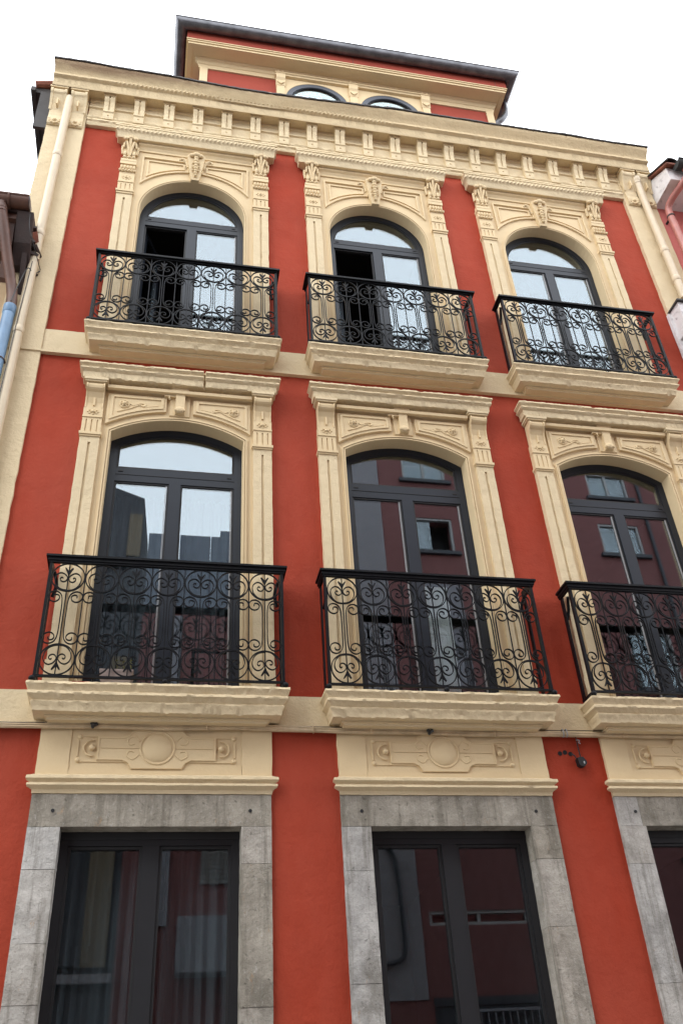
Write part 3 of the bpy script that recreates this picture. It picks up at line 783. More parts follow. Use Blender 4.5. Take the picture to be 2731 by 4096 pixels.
# ---------------------------------------------------------------- ground floor: cream panels, stone surrounds, windows
joints_l = [[3.437, 3.161, 2.713, 2.369, 1.80, 1.2, .5], [3.437, 3.13, 2.42, 2.02, 1.5, .9, .5], [3.437, 3.16, 2.36, 1.9, 1.3, .5]]
joints_r = [[3.437, 3.185, 2.31, 1.75, 1.1, .5], [3.437, 3.20, 2.74, 1.95, 1.3, .5], [3.437, 3.1, 2.5, 1.9, 1.2, .5]]
for k in range(3):
    c = BAY[k]
    mb = MB(); mb.prism(jit_rect(-.830, -.612, 3.785, 4.16, 5 + k, .005), -.0, .06); mb.prism(jit_rect(.614, .838, 3.785, 4.16, 6 + k, .005), -.0, .06)
    mb.box(-.6119, .6139, -.0, .06, 3.785, 3.835); mb.box(-.6119, .6139, .007, .06, 3.8352, 4.16)
    pn = mk('frieze_panel', mb, M['cream'], house, (c, 0, 0))
    def sub(name, mb, mat='cream', smooth=False): return mk(name, mb, M[mat], pn, (c, 0, 0), smooth)
    # strapwork in low relief: a cross-shaped plate with round ends
    def strap(e):
        a, b = .425 - e, .088 - e
        h = []
        for sx, sg in ((1, 1), (1, -1), (-1, -1), (-1, 1)):
            q = [(sx * a, sg * b), (sx * (.245), sg * b), (sx * .205, sg * (b + .018)), (sx * (.18 - e), sg * (.135 - e))]
            h += q if sg * sx > 0 else q[::-1]
        pts = []
        h1 = [(a, b), (.245, b), (.205, b + .018), (.18 - e, .15 - e)]
        pts += h1 + [(-x, z) for x, z in h1[::-1]] + [(-x, -z) for x, z in h1] + [(x, -z) for x, z in h1[::-1]]
        return [(x, z + 3.990) for x, z in pts]
    mb = MB(); mb.prism(strap(0), -.006, .012); sub('strapwork', mb)
    mb = MB(); mb.strip(strap(.004), strap(.013), -.011, 0, True); sub('strap_edge', mb)
    mb = MB(); mb.box(-.565, .565, -.001, .012, 3.892, 3.902); mb.box(-.565, .565, -.001, .012, 4.078, 4.086)
    for sx in (-1, 1): mb.box(sx * .556, sx * .566, -.0015, .012, 3.93, 4.05)
    sub('strap_line', mb)
    mb = MB(); mb.box(-.40, -.13, -.012, 0, 3.992, 3.999); mb.box(.13, .40, -.012, 0, 3.992, 3.999); sub('centre_line', mb)
    mb = MB(); n_ = 40
    ring = [(.122 * math.cos(2 * math.pi * i / n_), -.008, 3.998 + .122 * math.sin(2 * math.pi * i / n_)) for i in range(n_ + 1)]
    mb.tube(ring, .006, 6, False); sub('medallion_ring', mb, smooth=True)
    mb = MB(); mb.blob((0, .012, 3.998), (.119, .042, .119), 28, 12); sub('medallion', mb, smooth=True)
    for sx in (-1, 1):
        mb = MB(); mb.blob((sx * .462, -.008, 3.994), (.022, .021, .022), 12, 7); sub('boss', mb, smooth=True)
        mb = MB(); arc = [(sx * (.462 + .058 * math.cos(t)), -.004, 3.994 + .058 * math.sin(t)) for t in [-1.75 + 3.5 * i / 14 for i in range(15)]]
        mb.tube(arc, .006, 6); sub('boss_loop', mb, smooth=True)
        for dz in (-.088, .086):
            mb = MB(); mb.blob((sx * .553, .004, 3.992 + dz), (.018, .016, .018), 10, 6); sub('stud', mb, smooth=True)
        mb = MB()
        for dz in (-1, 1):
            pts = catmull([(.13, .05), (.17, .085), (.215, .06), (.20, .025), (.165, .03)], 3)
            mb.tube([(sx * x, -.006, 3.996 + dz * z) for x, z in pts], .006, 5)
        sub('scroll_relief', mb, smooth=True)
    # moulding
    prof = [(.05, 3.80, 0), (-.012, 3.798, .5), (-.030, 3.785, 1), (-.052, 3.778, 1), (-.055, 3.757, 1), (-.034, 3.745, .8), (-.028, 3.735, .6), (-.044, 3.728, .9), (-.046, 3.712, .9), (-.026, 3.700, .5), (-.010, 3.690, .4), (-.008, 3.664, .8), (.05, 3.662, 0)]
    mb = MB(); mb.sweep(prof, .826, 110, .005, 8, 90 + k)
    mk('lintel_moulding', mb, M['cream_rough'], house, (c, 0, 0), True)
    # stone surround: lintel and jamb blocks with open joints
    mb = MB(); mb.box(-.820, -.627, .008, .2, .5, 3.655); mb.box(.627, .820, .008, .2, .5, 3.655); mb.box(-.626, .626, .008, .2, 3.449, 3.655)
    st = mk('stone_surround', mb, M['mortar'], house, (c, 0, 0))
    def chip_block(x0, x1, z0, z1, seed, y=-.001):
        n = max(3, int((z1 - z0) / .03)); m_ = max(3, int((x1 - x0) / .03)); a = .0045
        j = lambda x, z, q: a * (noise.noise((x * 11 + seed, z * 11, q)) + .7 * noise.noise((x * 37, z * 37 + seed, q)))
        P = [(x0 + abs(j(x0, z, 1)) * .6, z) for z in [z0 + .0008 + (z1 - z0 - .0016) * i / n for i in range(n + 1)]]
        P += [(x, z1 - .0008 - abs(j(x, z1, 2)) * .6) for x in [x0 + (x1 - x0) * i / m_ for i in range(1, m_)]]
        P += [(x1 - abs(j(x1, z, 3)) * .6, z) for z in [z1 - .0008 - (z1 - z0 - .0016) * i / n for i in range(n + 1)]]
        P += [(x, z0 + .0008 + abs(j(x, z0, 4)) * .6) for x in [x1 - (x1 - x0) * i / m_ for i in range(1, m_)]]
        return MB().prism(P, y, .205)
    def stone_part(mb, mt='stone'):
        o = mk('stone_block', mb, M[mt], st, (c, 0, 0))
        return o
    lin = chip_block(-.830, .830, 3.437, 3.662, 30 + k)
    if k == 2:
        stone_part(chip_block(-.830, -.64, 3.437, 3.662, 50)); stone_part(chip_block(-.638, .83, 3.437, 3.662, 51, .0005), 'stone_brown')
    else: stone_part(lin, 'stone_brown')
    for sx, J in ((-1, joints_l[k]), (1, joints_r[k])):
        for i in range(len(J) - 1):
            x0, x1 = (-.830, -.615) if sx < 0 else (.615, .830)
            stone_part(chip_block(x0, x1, J[i + 1], J[i], 7 * i + k * 13 + sx, -.001 + .002 * random.Random(i * 7 + k * 3 + sx).uniform(-1, 1)), 'stone' if sx < 0 else ('stone_mid', 'stone_brown', 'stone_mid')[(i + k) % 3])
    for sx in (-1, 1):
        mb = MB(); mb.tube([(sx * .677, -.006, 3.546), (sx * .677, .004, 3.546)], .0125, 10)
        mk('bolt', mb, M['gasket'], st, (c, 0, 0))
    # window: frame, mullion, two sashes
    fy = .135
    o_, i_ = rect_ring(-.618, .618, .9, 3.44, .0)
    i_ = [(-.560, .98), (.560, .98), (.560, 3.345), (-.560, 3.345)]
    mb = MB(); mb.strip(o_, i_, fy, fy + .08, True)
    win = mk('shop_window', mb, M['shopframe'], house, (c, 0, 0))
    def wsub(name, mb, mat): return mk(name, mb, M[mat], win, (c, 0, 0))
    mb = MB(); mb.box(-.058, .058, fy + .002, fy + .075, .98, 3.345); wsub('mullion', mb, 'shopframe')
    mb = MB(); mb.box(-.615, .615, fy - .006, fy + .02, 3.385, 3.436); wsub('head_trim', mb, 'gasket')
    for x0, x1 in ((-.56, -.058), (.058, .56)):
        oo, ii = rect_ring(x0 + .0005, x1 - .0005, .981, 3.344, .020)
        mb = MB(); mb.strip(oo, ii, fy + .015, fy + .06, True); wsub('glazing_bead', mb, 'gasket')
        mb = MB(); mb.box(x0 + .004, x1 - .004, fy + .035, fy + .043, .985, 3.34); wsub('pane', mb, 'glass_shop')
    mb = MB(); mb.box(-.62, .62, .0, .3, .80, .9); mk('window_sill', mb, M['stone'], house, (c, 0, 0))

# ---------------------------------------------------------------- attic storey set back behind the cornice
AY = .42
ax0, ax1 = -.022, 4.345
me = holed_wall(ax0, ax1, 12.6, 14.40, [(1.20, 2.08, 12.8, 14.13), (2.285, 3.165, 12.8, 14.13)], AY, AY + .05); me.materials.append(M['red_attic'])
at = put('attic_wall', me, house, (0, 0, 0))
for x0, x1, y0, y1 in ((ax0, ax0 + .25, AY + .0502, 4.5), (ax1 - .25, ax1, AY + .0502, 4.5), (ax0 + .2502, ax1 - .2502, 3.2, 3.4)):
    mb = MB(); mb.box(x0, x1, y0, y1, 12.6, 14.40); mk('attic_side_wall', mb, M['red_attic'], at)
def asub(name, mb, mat, smooth=False): return mk(name, mb, M[mat], at, (0, 0, 0), smooth)
for x0, x1 in ((ax0 - .012, ax0 + .098), (ax1 - .098, ax1 + .012)):
    mb = MB(); mb.box(x0, x1, AY - .02, AY + .3, 12.7, 14.17); asub('attic_pilaster', mb, 'cream')
mb = MB(); mb.sweep([(AY + .05, 14.345, 0), (AY - .075, 14.345), (AY - .07, 14.325), (AY - .045, 14.31), (AY - .035, 14.26), (AY - .022, 14.25), (AY - .020, 14.165), (AY + .05, 14.165, 0)], (ax1 - ax0) / 2 + .012, 60, .002, 4, 3, True, (ax0 + ax1) / 2, None, None, AY)
asub('attic_architrave', mb, 'cream')
# twin arched windows in a cream surround
sx0, sx1 = 1.055, 3.335
wc = (1.640, 2.725); wr = .452; wz = 13.692
def attic_poly():
    out = [(sx0, 12.7), (sx0, 14.21), (sx1, 14.21), (sx1, 12.7)]
    for cx_ in wc[::-1]:
        out += [(cx_ + wr, 12.7)] + [(cx_ + wr * math.cos(t), wz + wr * math.sin(t)) for t in [math.pi * i / 24 for i in range(25)]] + [(cx_ - wr, 12.7)]
    return out
mb = MB(); mb.prism(attic_poly(), AY - .035, AY + .02); asub('attic_window_surround', mb, 'cream')
for cx_ in wc:
    A_ = [(cx_ - wr, 12.8)] + [(cx_ + wr * math.cos(t), wz + wr * math.sin(t)) for t in [math.pi - math.pi * i / 28 for i in range(29)]] + [(cx_ + wr, 12.8)]
    r2 = wr - .075
    B_ = [(cx_ - r2, 12.8)] + [(cx_ + r2 * math.cos(t), wz + r2 * math.sin(t)) for t in [math.pi - math.pi * i / 28 for i in range(29)]] + [(cx_ + r2, 12.8)]
    mb = MB(); mb.strip(A_, B_, AY - .03, AY + .03); wn = mk('attic_window', mb, M['frame_grey'], at)
    r3 = r2 - .012
    C_ = [(cx_ - r3, 12.8)] + [(cx_ + r3 * math.cos(t), wz + r3 * math.sin(t)) for t in [math.pi - math.pi * i / 28 for i in range(29)]] + [(cx_ + r3, 12.8)]
    mb = MB(); mb.strip(B_, C_, AY - .018, AY + .02); mk('attic_glazing_bead', mb, M['gasket'], at)
    mb = MB(); mb.prism(B_, AY - .008, AY - .002); mk('attic_pane', mb, M['glass_far'], at)
mb = MB(); mb.prism_x([(AY - .01, 14.255), (AY - .095, 14.25), (AY - .10, 14.222), (AY - .08, 14.212), (AY - .075, 14.19), (AY - .01, 14.185)], sx0 - .02, sx1 + .02); asub('attic_hood', mb, 'cream')
for xx in (sx0 + .06, 2.182, sx1 - .06):
    mb = MB(); mb.box(xx - .058, xx + .058, AY - .058, AY, 12.7, 13.94); asub('attic_column', mb, 'cream')
    mb = MB(); mb.prism_x([(AY, 13.9402), (AY - .062, 13.9402), (AY - .070, 14.0), (AY - .075, 14.06), (AY - .095, 14.10), (AY - .10, 14.20), (AY, 14.20)], xx - .066, xx + .066)
    mb.prism([(xx - .05, 14.0), (xx, 13.955), (xx + .05, 14.0), (xx + .05, 14.03), (xx - .05, 14.03)], AY - .085, AY - .06)
    asub('attic_bracket', mb, 'cream')
    mb = MB()
    for d in (-.035, .035): mb.tube([(xx + d, AY - .088, 14.255), (xx + d, AY - .088, 14.285)], .008, 6)
    asub('hood_peg', mb, 'cream')
# eaves: soffit, moulding, red fascia, zinc gutter running round three sides
ex0, ex1 = -.205, 4.495; ey = .175
mb = MB(); mb.box(ex0, ex1, ey, AY + .052, 14.345, 14.42); mb.box(ex0, ax0 + .26, AY + .0522, 4.6, 14.345, 14.42); mb.box(ax1 - .26, ex1, AY + .0522, 4.6, 14.345, 14.42); asub('eave_soffit', mb, 'cream')
def ring_u(x0, x1, y, yb, z0, z1, t):
    mb = MB()
    mb.box(x0, x1, y, y + t, z0, z1); mb.box(x0, x0 + t, y + t, yb, z0, z1); mb.box(x1 - t, x1, y + t, yb, z0, z1)
    return mb
asub('eave_moulding', ring_u(ex0 - .012, ex1 + .012, ey - .012, 4.6, 14.335, 14.375, .06), 'cream')
asub('eave_moulding', ring_u(ex0 - .028, ex1 + .028, ey - .028, 4.6, 14.3755, 14.405, .06), 'cream')
asub('eave_moulding', ring_u(ex0 - .040, ex1 + .040, ey - .040, 4.6, 14.4055, 14.425, .06), 'cream')
asub('fascia_board', ring_u(ex0 - .034, ex1 + .034, ey - .034, 4.6, 14.4255, 14.70, .05), 'red_attic')
for xx in (.98, 2.16, 4.36):
    mb = MB(); mb.box(xx - .004, xx + .004, ey - .036, ey - .02, 14.43, 14.69); asub('board_joint', mb, 'brown')
gpr = [(math.cos(t) * .085, math.sin(t) * .085) for t in [math.pi + math.pi * i / 12 for i in range(13)]]
gx0, gx1, gy, gz = ex0 - .118, ex1 + .125, ey - .118, 14.655
def gutter_sweep():
    mb = MB(); vs = []; K = len(gpr) * 2
    inn = [(a * .93, b * .93) for a, b in gpr[::-1]]
    for ptx, pty, kind in ((gx0, 4.6, 'l'), (gx0, gy, 'cl'), (gx1, gy, 'cr'), (gx1, 4.6, 'r')):
        for a, b in gpr + inn:
            if kind == 'l': vs.append((ptx + a, pty, gz + b))
            elif kind == 'cl': vs.append((ptx + a, pty + a, gz + b))
            elif kind == 'cr': vs.append((ptx - a, pty + a, gz + b))
            else: vs.append((ptx - a, pty, gz + b))
    fs = []
    for s_ in range(3):
        for i in range(K): fs.append((s_ * K + i, s_ * K + (i + 1) % K, (s_ + 1) * K + (i + 1) % K, (s_ + 1) * K + i))
    fs += [tuple(range(K)), tuple(range(3 * K, 4 * K))]
    mb.add(vs, fs)
    mb.tube([(gx0 - .085, 4.6, gz + .004), (gx0 - .085, gy - .085, gz + .004), (gx1 + .085, gy - .085, gz + .004), (gx1 + .085, 4.6, gz + .004)], .012, 6)
    return mb
asub('gutter', gutter_sweep(), 'zinc', True)
mb = MB(); mb.tube(catmull([(gx1, .46, gz - .06), (gx1, .46, gz - .20), (gx1 - .02, .46, gz - .36), (gx1 - .09, .48, gz - .50), (gx1 - .20, .52, gz - .60), (gx1 - .225, .54, gz - .75), (gx1 - .225, .54, 12.8)], 5), .048, 12); asub('gutter_outlet', mb, 'zinc', True)
mb = MB(); mb.box(ex0 - .06, ex1 + .06, ey - .06, AY + .08, 14.702, 14.74); mb.box(ex0 - .06, ax0 + .4, AY + .0802, 4.6, 14.702, 14.74); mb.box(ax1 - .4, ex1 + .06, AY + .0802, 4.6, 14.702, 14.74); mb.box(ax0 + .4002, ax1 - .4002, 2.6, 4.6, 14.702, 14.74)
asub('attic_roof', mb, 'flash')
mb = MB(); mb.box(ax0 + .402, ax1 - .402, AY + .082, 2.598, 14.715, 14.725); asub('added_skylight', mb, 'glass_far')  # unseen roof glazing, added so the attic panes show bright sky

# ================================================================== railings (one thing per balcony)
RH = 1.005                                           # underside of the handrail above the slab
NM, PITCH = 7, 1.785 / 7
RR = .1235
BW, BD = .0078, .014
def curve_mesh(name, P, wd=BW, k=4, closed=False):
    return MB().ribbon(catmull(P, k), wd, BD, closed).mesh(name, M['iron'], True)
def rail_meshes():
    m = {}
    ring = [(RR * math.cos(t), RR * math.sin(t)) for t in [2 * math.pi * i / 36 for i in range(36)]]
    m['ring'] = MB().ribbon(ring, BW, BD, True).mesh('ring', M['iron'], True)
    hp = [(0, -.95), (.25, -.92), (.5, -.80), (.72, -.52), (.80, -.15), (.70, .15), (.47, .30), (.22, .21), (.05, -.03), (.10, -.26), (.27, -.35), (.43, -.27), (.47, -.12), (.38, -.03), (.30, -.09)]
    for nm, sx, sz in (('tr', 1, 1), ('tl', -1, 1), ('br', 1, -1), ('bl', -1, -1)):
        m['heart' + nm] = curve_mesh('heart_scroll', [(sx * x * RR, sz * z * RR) for x, z in hp], BW * .85)
    for nm, sz in (('t', 1), ('b', -1)):
        mb = MB()
        for sx in (-1, 1):
            pts = catmull([(0.0, .05), (.02, .25), (.09, .45), (.24, .68)], 4)
            wd = [.006 + .009 * math.sin(math.pi * min(1, i / (len(pts) - 1)) ** 1.6) for i in range(len(pts))]
            mb.ribbon([(sx * x * RR, sz * z * RR) for x, z in pts], wd, BD)
        m['sprout' + nm] = mb.mesh('sprout', M['iron'], True)
    return m
RM = rail_meshes()
def scroll_bar_mesh(sx, za, zb):                     # za: foot of upper ring, zb: crown of lower ring
    up = [(.084, -.055), (.085, -.040), (.072, -.031), (.052, -.036), (.042, -.056), (.054, -.082), (.082, -.093), (.112, -.080), (.1255, -.047), (.113, -.014), (.082, -.001), (.050, -.012), (.029, -.042), (.021, -.090), (.0195, -.150)]
    P = [(x, za + z) for x, z in up] + [(.0195, (za + zb) / 2)] + [(x, zb - z) for x, z in up[::-1]]
    return MB().ribbon(catmull([(sx * x, z) for x, z in P], 3), BW * .9, BD).mesh('scroll_bar', M['iron'], True)
def railing(k, zs, label, hi, first_floor):
    c = BAY[k]; y = -.212
    t = thing('balcony_railing', (c, y, zs), label, 'balcony railing', 'wrought-iron balcony railings on the facade')
    L = (c, y, zs)
    hx = .918; yb = .20
    # handrail
    mb = MB()
    if first_floor:
        for za, zb, o in ((RH, RH + .016, .008), (RH + .0162, RH + .044, .016), (RH + .0442, RH + .062, .030)):
            mb.box(-hx - o, hx + o, -o - .006, .014, za, zb)
            for sx in (-1, 1): mb.box(sx * (hx + o), sx * (hx - .016), .0142, yb, za, zb)
    else:
        for za, zb, o in ((RH, RH + .018, .008), (RH + .0182, RH + .040, .028)):
            mb.box(-hx - o, hx + o, -o - .006, .014, za, zb)
            for sx in (-1, 1): mb.box(sx * (hx + o), sx * (hx - .016), .0142, yb, za, zb)
    mk('handrail', mb, M['iron'], t, L)
    mb = MB(); mb.box(-hx, hx, -.010, .012, .036, .052)
    for sx in (-1, 1): mb.box(sx * hx, sx * (hx - .02), .0122, yb, .036, .052)
    mk('bottom_rail', mb, M['iron'], t, L)
    for sx in (-1, 1):
        mb = MB(); mb.box(sx * (hx - .024), sx * (hx - .002), -.008, .026, .0, RH - .0005)
        mk('corner_post', mb, M['iron'], t, L)
        mb = MB(); mb.box(sx * (hx - .014), sx * (hx - .002), yb - .05, yb - .004, .0, RH - .0005)
        mk('wall_post', mb, M['iron'], t, L)
        mb = MB(); mb.blob((sx * hx, -.012, .020), (.024, .024, .022), 12, 8); mk('ball_foot', mb, M['iron'], t, L, True)
        mb = MB(); mb.tube(catmull([(sx * (hx - .03), .19, RH - .20), (sx * (hx - .05), .17, RH - .10), (sx * (hx - .03), .10, RH - .02)], 4), .014, 7); mk('wall_bracket', mb, M['iron'], t, L, True)
    if first_floor:
        mb = MB(); mb.blob((0.02, -.008, .020), (.022, .022, .020), 12, 8); mk('ball_foot', mb, M['iron'], t, L, True)
    zt = RH - RR - .004; zl = .052 + RR + .003
    sb = {sx: scroll_bar_mesh(sx, zt - RR - .002, zl + RR + .002) for sx in (-1, 1)}
    bal = MB().box(-.0042, .0042, -.0042, .0042, .052, RH).mesh('baluster', M['iron'])
    rnd = random.Random(k * 31 + int(zs * 10))
    for i in range(NM):
        x = -1.785 / 2 + PITCH * (i + .5)
        P = lambda z: (c + x, y, zs + z)
        j = lambda: rnd.uniform(-.004, .004)
        put('ring', RM['ring'], t, P(zt)); put('ring', RM['ring'], t, P(zl))
        for q in ('tr', 'tl'): put('heart_scroll', RM['heart' + q], t, P(zt + j()), (0, rad(rnd.uniform(-3, 3)), 0))
        for q in ('br', 'bl'): put('heart_scroll', RM['heart' + q], t, P(zl + j()), (0, rad(rnd.uniform(-3, 3)), 0))
        put('sprout', RM['sproutt'], t, P(zt)); put('sprout', RM['sproutb'], t, P(zl))
        for sx in (-1, 1): put('scroll_bar', sb[sx], t, P(0))
        put('baluster', bal, t, P(0))
        if i: put('baluster', bal, t, (c + x - PITCH / 2, y, zs))
    return t
railing(0, 4.402, 'black wrought-iron scroll railing on the lower left balcony, small pale flower pot behind it', False, True)
railing(1, 4.402, 'black wrought-iron scroll railing on the lower middle balcony, directly below the upper middle one', False, True)
railing(2, 4.402, 'black wrought-iron scroll railing on the lower right balcony, cut off by the right picture edge', False, True)
railing(0, 8.142, 'black wrought-iron scroll railing on the upper left balcony, nearest the blue pipe', True, False)
railing(1, 8.142, 'black wrought-iron scroll railing on the upper middle balcony, between two other upper balconies', True, False)
railing(2, 8.142, 'black wrought-iron scroll railing on the upper right balcony, below the fully closed arched window', True, False)

# ---------------------------------------------------------------- flower pot on the lower left balcony
pt = thing('flower_pot', (-.335, -.10, 4.402), 'pale square flower pot with a few yellowed leaves on the lower left balcony', 'flower pot')
mb = MB(); a, b = .095, .115
v = [(sx * q - .335, sy * q * .7 - .10, z) for z, q in ((4.4025, a), (4.50, b), (4.515, b + .008), (4.53, b + .008)) for sx, sy in ((-1, -1), (1, -1), (1, 1), (-1, 1))]
mb.add(v, [(3, 2, 1, 0)] + [(i * 4 + j, i * 4 + (j + 1) % 4, i * 4 + 4 + (j + 1) % 4, i * 4 + 4 + j) for i in range(3) for j in range(4)] + [(12, 13, 14, 15)])
mk('pot', mb, M['pot'], pt, (0, 0, 0))
rnd = random.Random(4)
for q in range(3):
    x, yy = -.345 + .05 * q, -.10 + .02 * q
    mb = MB(); h = .10 + .03 * rnd.random(); mb.tube([(x, yy, 4.53), (x + .01, yy, 4.53 + h * .6), (x - .008, yy - .01, 4.53 + h)], .003, 5)
    mk('stem', mb, M['leaf'], pt, (0, 0, 0))
    for r in range(4):
        a = rnd.uniform(0, 6.28); z = 4.53 + h * rnd.uniform(.6, 1.05); l = .022
        mb = MB(); mb.add([(x, yy, z), (x + l * math.cos(a) * .5 - .008, yy + l * math.sin(a) * .5, z + .012), (x + l * math.cos(a), yy + l * math.sin(a), z + .004), (x + l * math.cos(a) * .5 + .008, yy + l * math.sin(a) * .5, z + .002), (x, yy, z - .002)], [(0, 1, 2, 3), (4, 3, 2, 1)])
        mk('leaf', mb, M['leaf'], pt, (0, 0, 0))
tr = thing('plant_tray', (-.58, -.14, 4.402), 'low red plastic plant tray beside the flower pot on the lower left balcony', 'plant tray')
mb = MB()
v = [(sx * q - .58, sy * q * .5 - .14, z) for z, q in ((4.4025, .05), (4.432, .062), (4.432, .056), (4.41, .046)) for sx, sy in ((-1, -1), (1, -1), (1, 1), (-1, 1))]
mb.add(v, [(3, 2, 1, 0)] + [(i * 4 + j, i * 4 + (j + 1) % 4, i * 4 + 4 + (j + 1) % 4, i * 4 + 4 + j) for i in range(3) for j in range(4)] + [(12, 13, 14, 15)])
mk('tray', mb, M['redpot'], tr, (0, 0, 0))

bd = MB(); bd.box(2.169 + .045, 2.169 + .345, .335, .35, 4.34, 5.69); bd.box(2.169 + .05, 2.169 + .34, .331, .3348, 5.2, 5.215)
tag(mk('white_board', bd, M['paper']), 'tall white board standing inside the glass behind the lower middle balcony', 'board')
def curtain(x0, x1, z0, z1, y, seed, label):
    mb = MB(); n_ = int((x1 - x0) / .012); vs = []
    for i in range(n_ + 1):
        x = x0 + (x1 - x0) * i / n_
        for q in range(5):
            z = z0 + (z1 - z0) * q / 4
            vs.append((x + .01 * noise.noise((x * 3, z, seed)), y + .022 * math.sin(x * 75 + 2.5 * noise.noise((x * 4, seed, z * .4))) + .02 * noise.noise((x * 5, seed, z * .5)), z))
    mb.add(vs, [(i * 5 + q, i * 5 + q + 1, i * 5 + q + 6, i * 5 + q + 5) for i in range(n_) for q in range(4)])
    o = mk('curtain', mb, M['curtain'], None, (0, 0, 0), True); sm = o.modifiers.new('cloth', 'SOLIDIFY'); sm.thickness = .002
    tag(o, label, 'curtain')
curtain(-.56, -.06, .92, 3.36, .36, 3, 'grey sheer curtain behind the left pane of the lower left street window')
curtain(.10, .56, .92, 3.36, .36, 5, 'grey sheer curtain behind the right pane of the lower left street window')
curtain(-.52, -.08, 4.34, 6.50, .36, 8, 'grey sheer curtain behind the left sash of the lower left balcony door')
curtain(.12, .52, 4.34, 6.50, .36, 11, 'grey sheer curtain behind the right sash of the lower left balcony door')
# ---------------------------------------------------------------- drainpipes
def pipe_thing(name, x, y, z0, z1, r, mat, label, collars, group=None, topr=None):
    t = thing(name, (x, y, z0), label, 'drainpipe', group)
    mb = MB(); mb.tube([(x, y, z0), (x, y, (z0 + z1) / 2), (x, y, z1)], r, 20); mk('pipe', mb, M[mat], t, (0, 0, 0), True)
    for z in collars:
        mb = MB(); mb.tube([(x, y, z - .04), (x, y, z - .034), (x, y, z + .034), (x, y, z + .04)], [r + .003, r + .006, r + .006, r + .003], 20); mk('collar', mb, M[mat], t, (0, 0, 0), True)
    for z in collars[1:]:
        mb = MB(); mb.box(x - .012, x + .012, y, 0.03, z - .07, z - .045); mk('wall_clip', mb, M[mat], t, (0, 0, 0))
    return t
pipe_thing('drainpipe', -1.555, -.085, .12, 12.10, .047, 'pvc', 'cream painted drainpipe running down the left corner pilaster of the red house', [10.92, 9.5, 8.05, 6.4, 4.7, 2.8])
pr_ = pipe_thing('drainpipe', 5.918, -.085, 9.7, 12.03, .047, 'pvc', 'cream painted drainpipe running down the right corner pilaster of the red house', [12.03, 10.6, 10.05])
mb = MB(); mb.tube([(5.918, -.085, 12.03), (5.918, -.085, 12.05), (5.918, -.085, 12.115)], [.052, .062, .062], 20); mk('socket', mb, M['pvc'], pr_, (0, 0, 0), True)

# ---------------------------------------------------------------- cable bundle along the lower string course
cb = thing('cable_bundle', (0, -.03, 4.15), 'bundle of cream painted cables strung along the facade below the lower balconies', 'cables')
rnd = random.Random(12)
def zc(x): return 4.153 + .006 * math.sin(x * 2.1) - .004 * math.cos(x * 5.3)
for s_, (mat, r) in enumerate((('cable', .011), ('cable', .009), ('cable', .010), ('cable', .008), ('cable_dk', .0034))):
    pts = []
    for i in range(171):
        x = -3.2 + i * .06
        pts.append((x, -.024 - .008 * (s_ % 2) - .010 * abs(noise.noise((x * 1.3, s_ * 9, 0))), zc(x) + (s_ - 2) * .0075 + .012 * noise.noise((x * 1.6, s_ * 4.4, 2)) + (.012 if mat == 'cable_dk' else 0)))
    mb = MB(); mb.tube(pts, r, 7); mk('cable', mb, M[mat], cb, (0, 0, 0), True)
for x, mat in ((-.459, 'cable_dk'), (2.068, 'cable_dk'), (-1.2, 'cable'), (.35, 'cable'), (1.15, 'cable'), (1.6, 'cable'), (2.6, 'cable'), (3.18, 'alu'), (3.21, 'alu'), (3.7, 'cable'), (4.4, 'cable')):
    mb = MB()
    if mat == 'cable_dk':
        mb.tube([(x - .02, -.05, zc(x) + .012), (x, -.06, zc(x) - .012), (x + .018, -.055, zc(x) + .004)], .014, 7); mb.blob((x - .01, -.055, zc(x) - .018), (.013, .013, .016), 8, 5)
    else:
        n_ = 10; mb.tube([(x + .003 * math.sin(i), -.03 + .026 * math.cos(2 * math.pi * i / n_), zc(x) + .004 + .032 * math.sin(2 * math.pi * i / n_)) for i in range(n_ + 1)], .0045, 6)
    mk('cable_tie', mb, M[mat], cb, (0, 0, 0), True)

jb = thing('junction_box', (3.305, .03, 3.90), 'small black junction box hanging on a cable beside three drilled holes', 'junction box')
mb = MB(); mb.prism([(3.268, 3.963), (3.276, 3.905), (3.30, 3.894), (3.322, 3.898), (3.342, 3.918), (3.340, 3.938), (3.318, 3.972), (3.275, 3.966)], -.022, .029); bx = mk('box', mb, M['gasket'], jb, (0, 0, 0))
mb = MB(); mb.blob((3.318, -.022, 3.924), (.007, .005, .012), 8, 5); mk('screw', mb, M['alu'], jb, (0, 0, 0), True)
for P in ([(3.235, -.02, 4.155), (3.285, -.02, 4.145), (3.308, .012, 4.11), (3.312, .018, 4.05), (3.313, .012, 3.97)], [(3.242, .02, 4.005), (3.258, .008, 3.992), (3.272, .005, 3.962)]):
    mb = MB(); mb.tube(catmull(P, 4), .0048, 7); mk('lead', mb, M['cable_dk'], jb, (0, 0, 0), True)
mb = MB(); mb.tube(catmull([(3.300, .005, 4.118), (3.325, -.004, 4.112), (3.318, .0, 4.095), (3.330, -.004, 4.085)], 4), .004, 6); mk('tie_wire', mb, M['alu'], jb, (0, 0, 0), True)

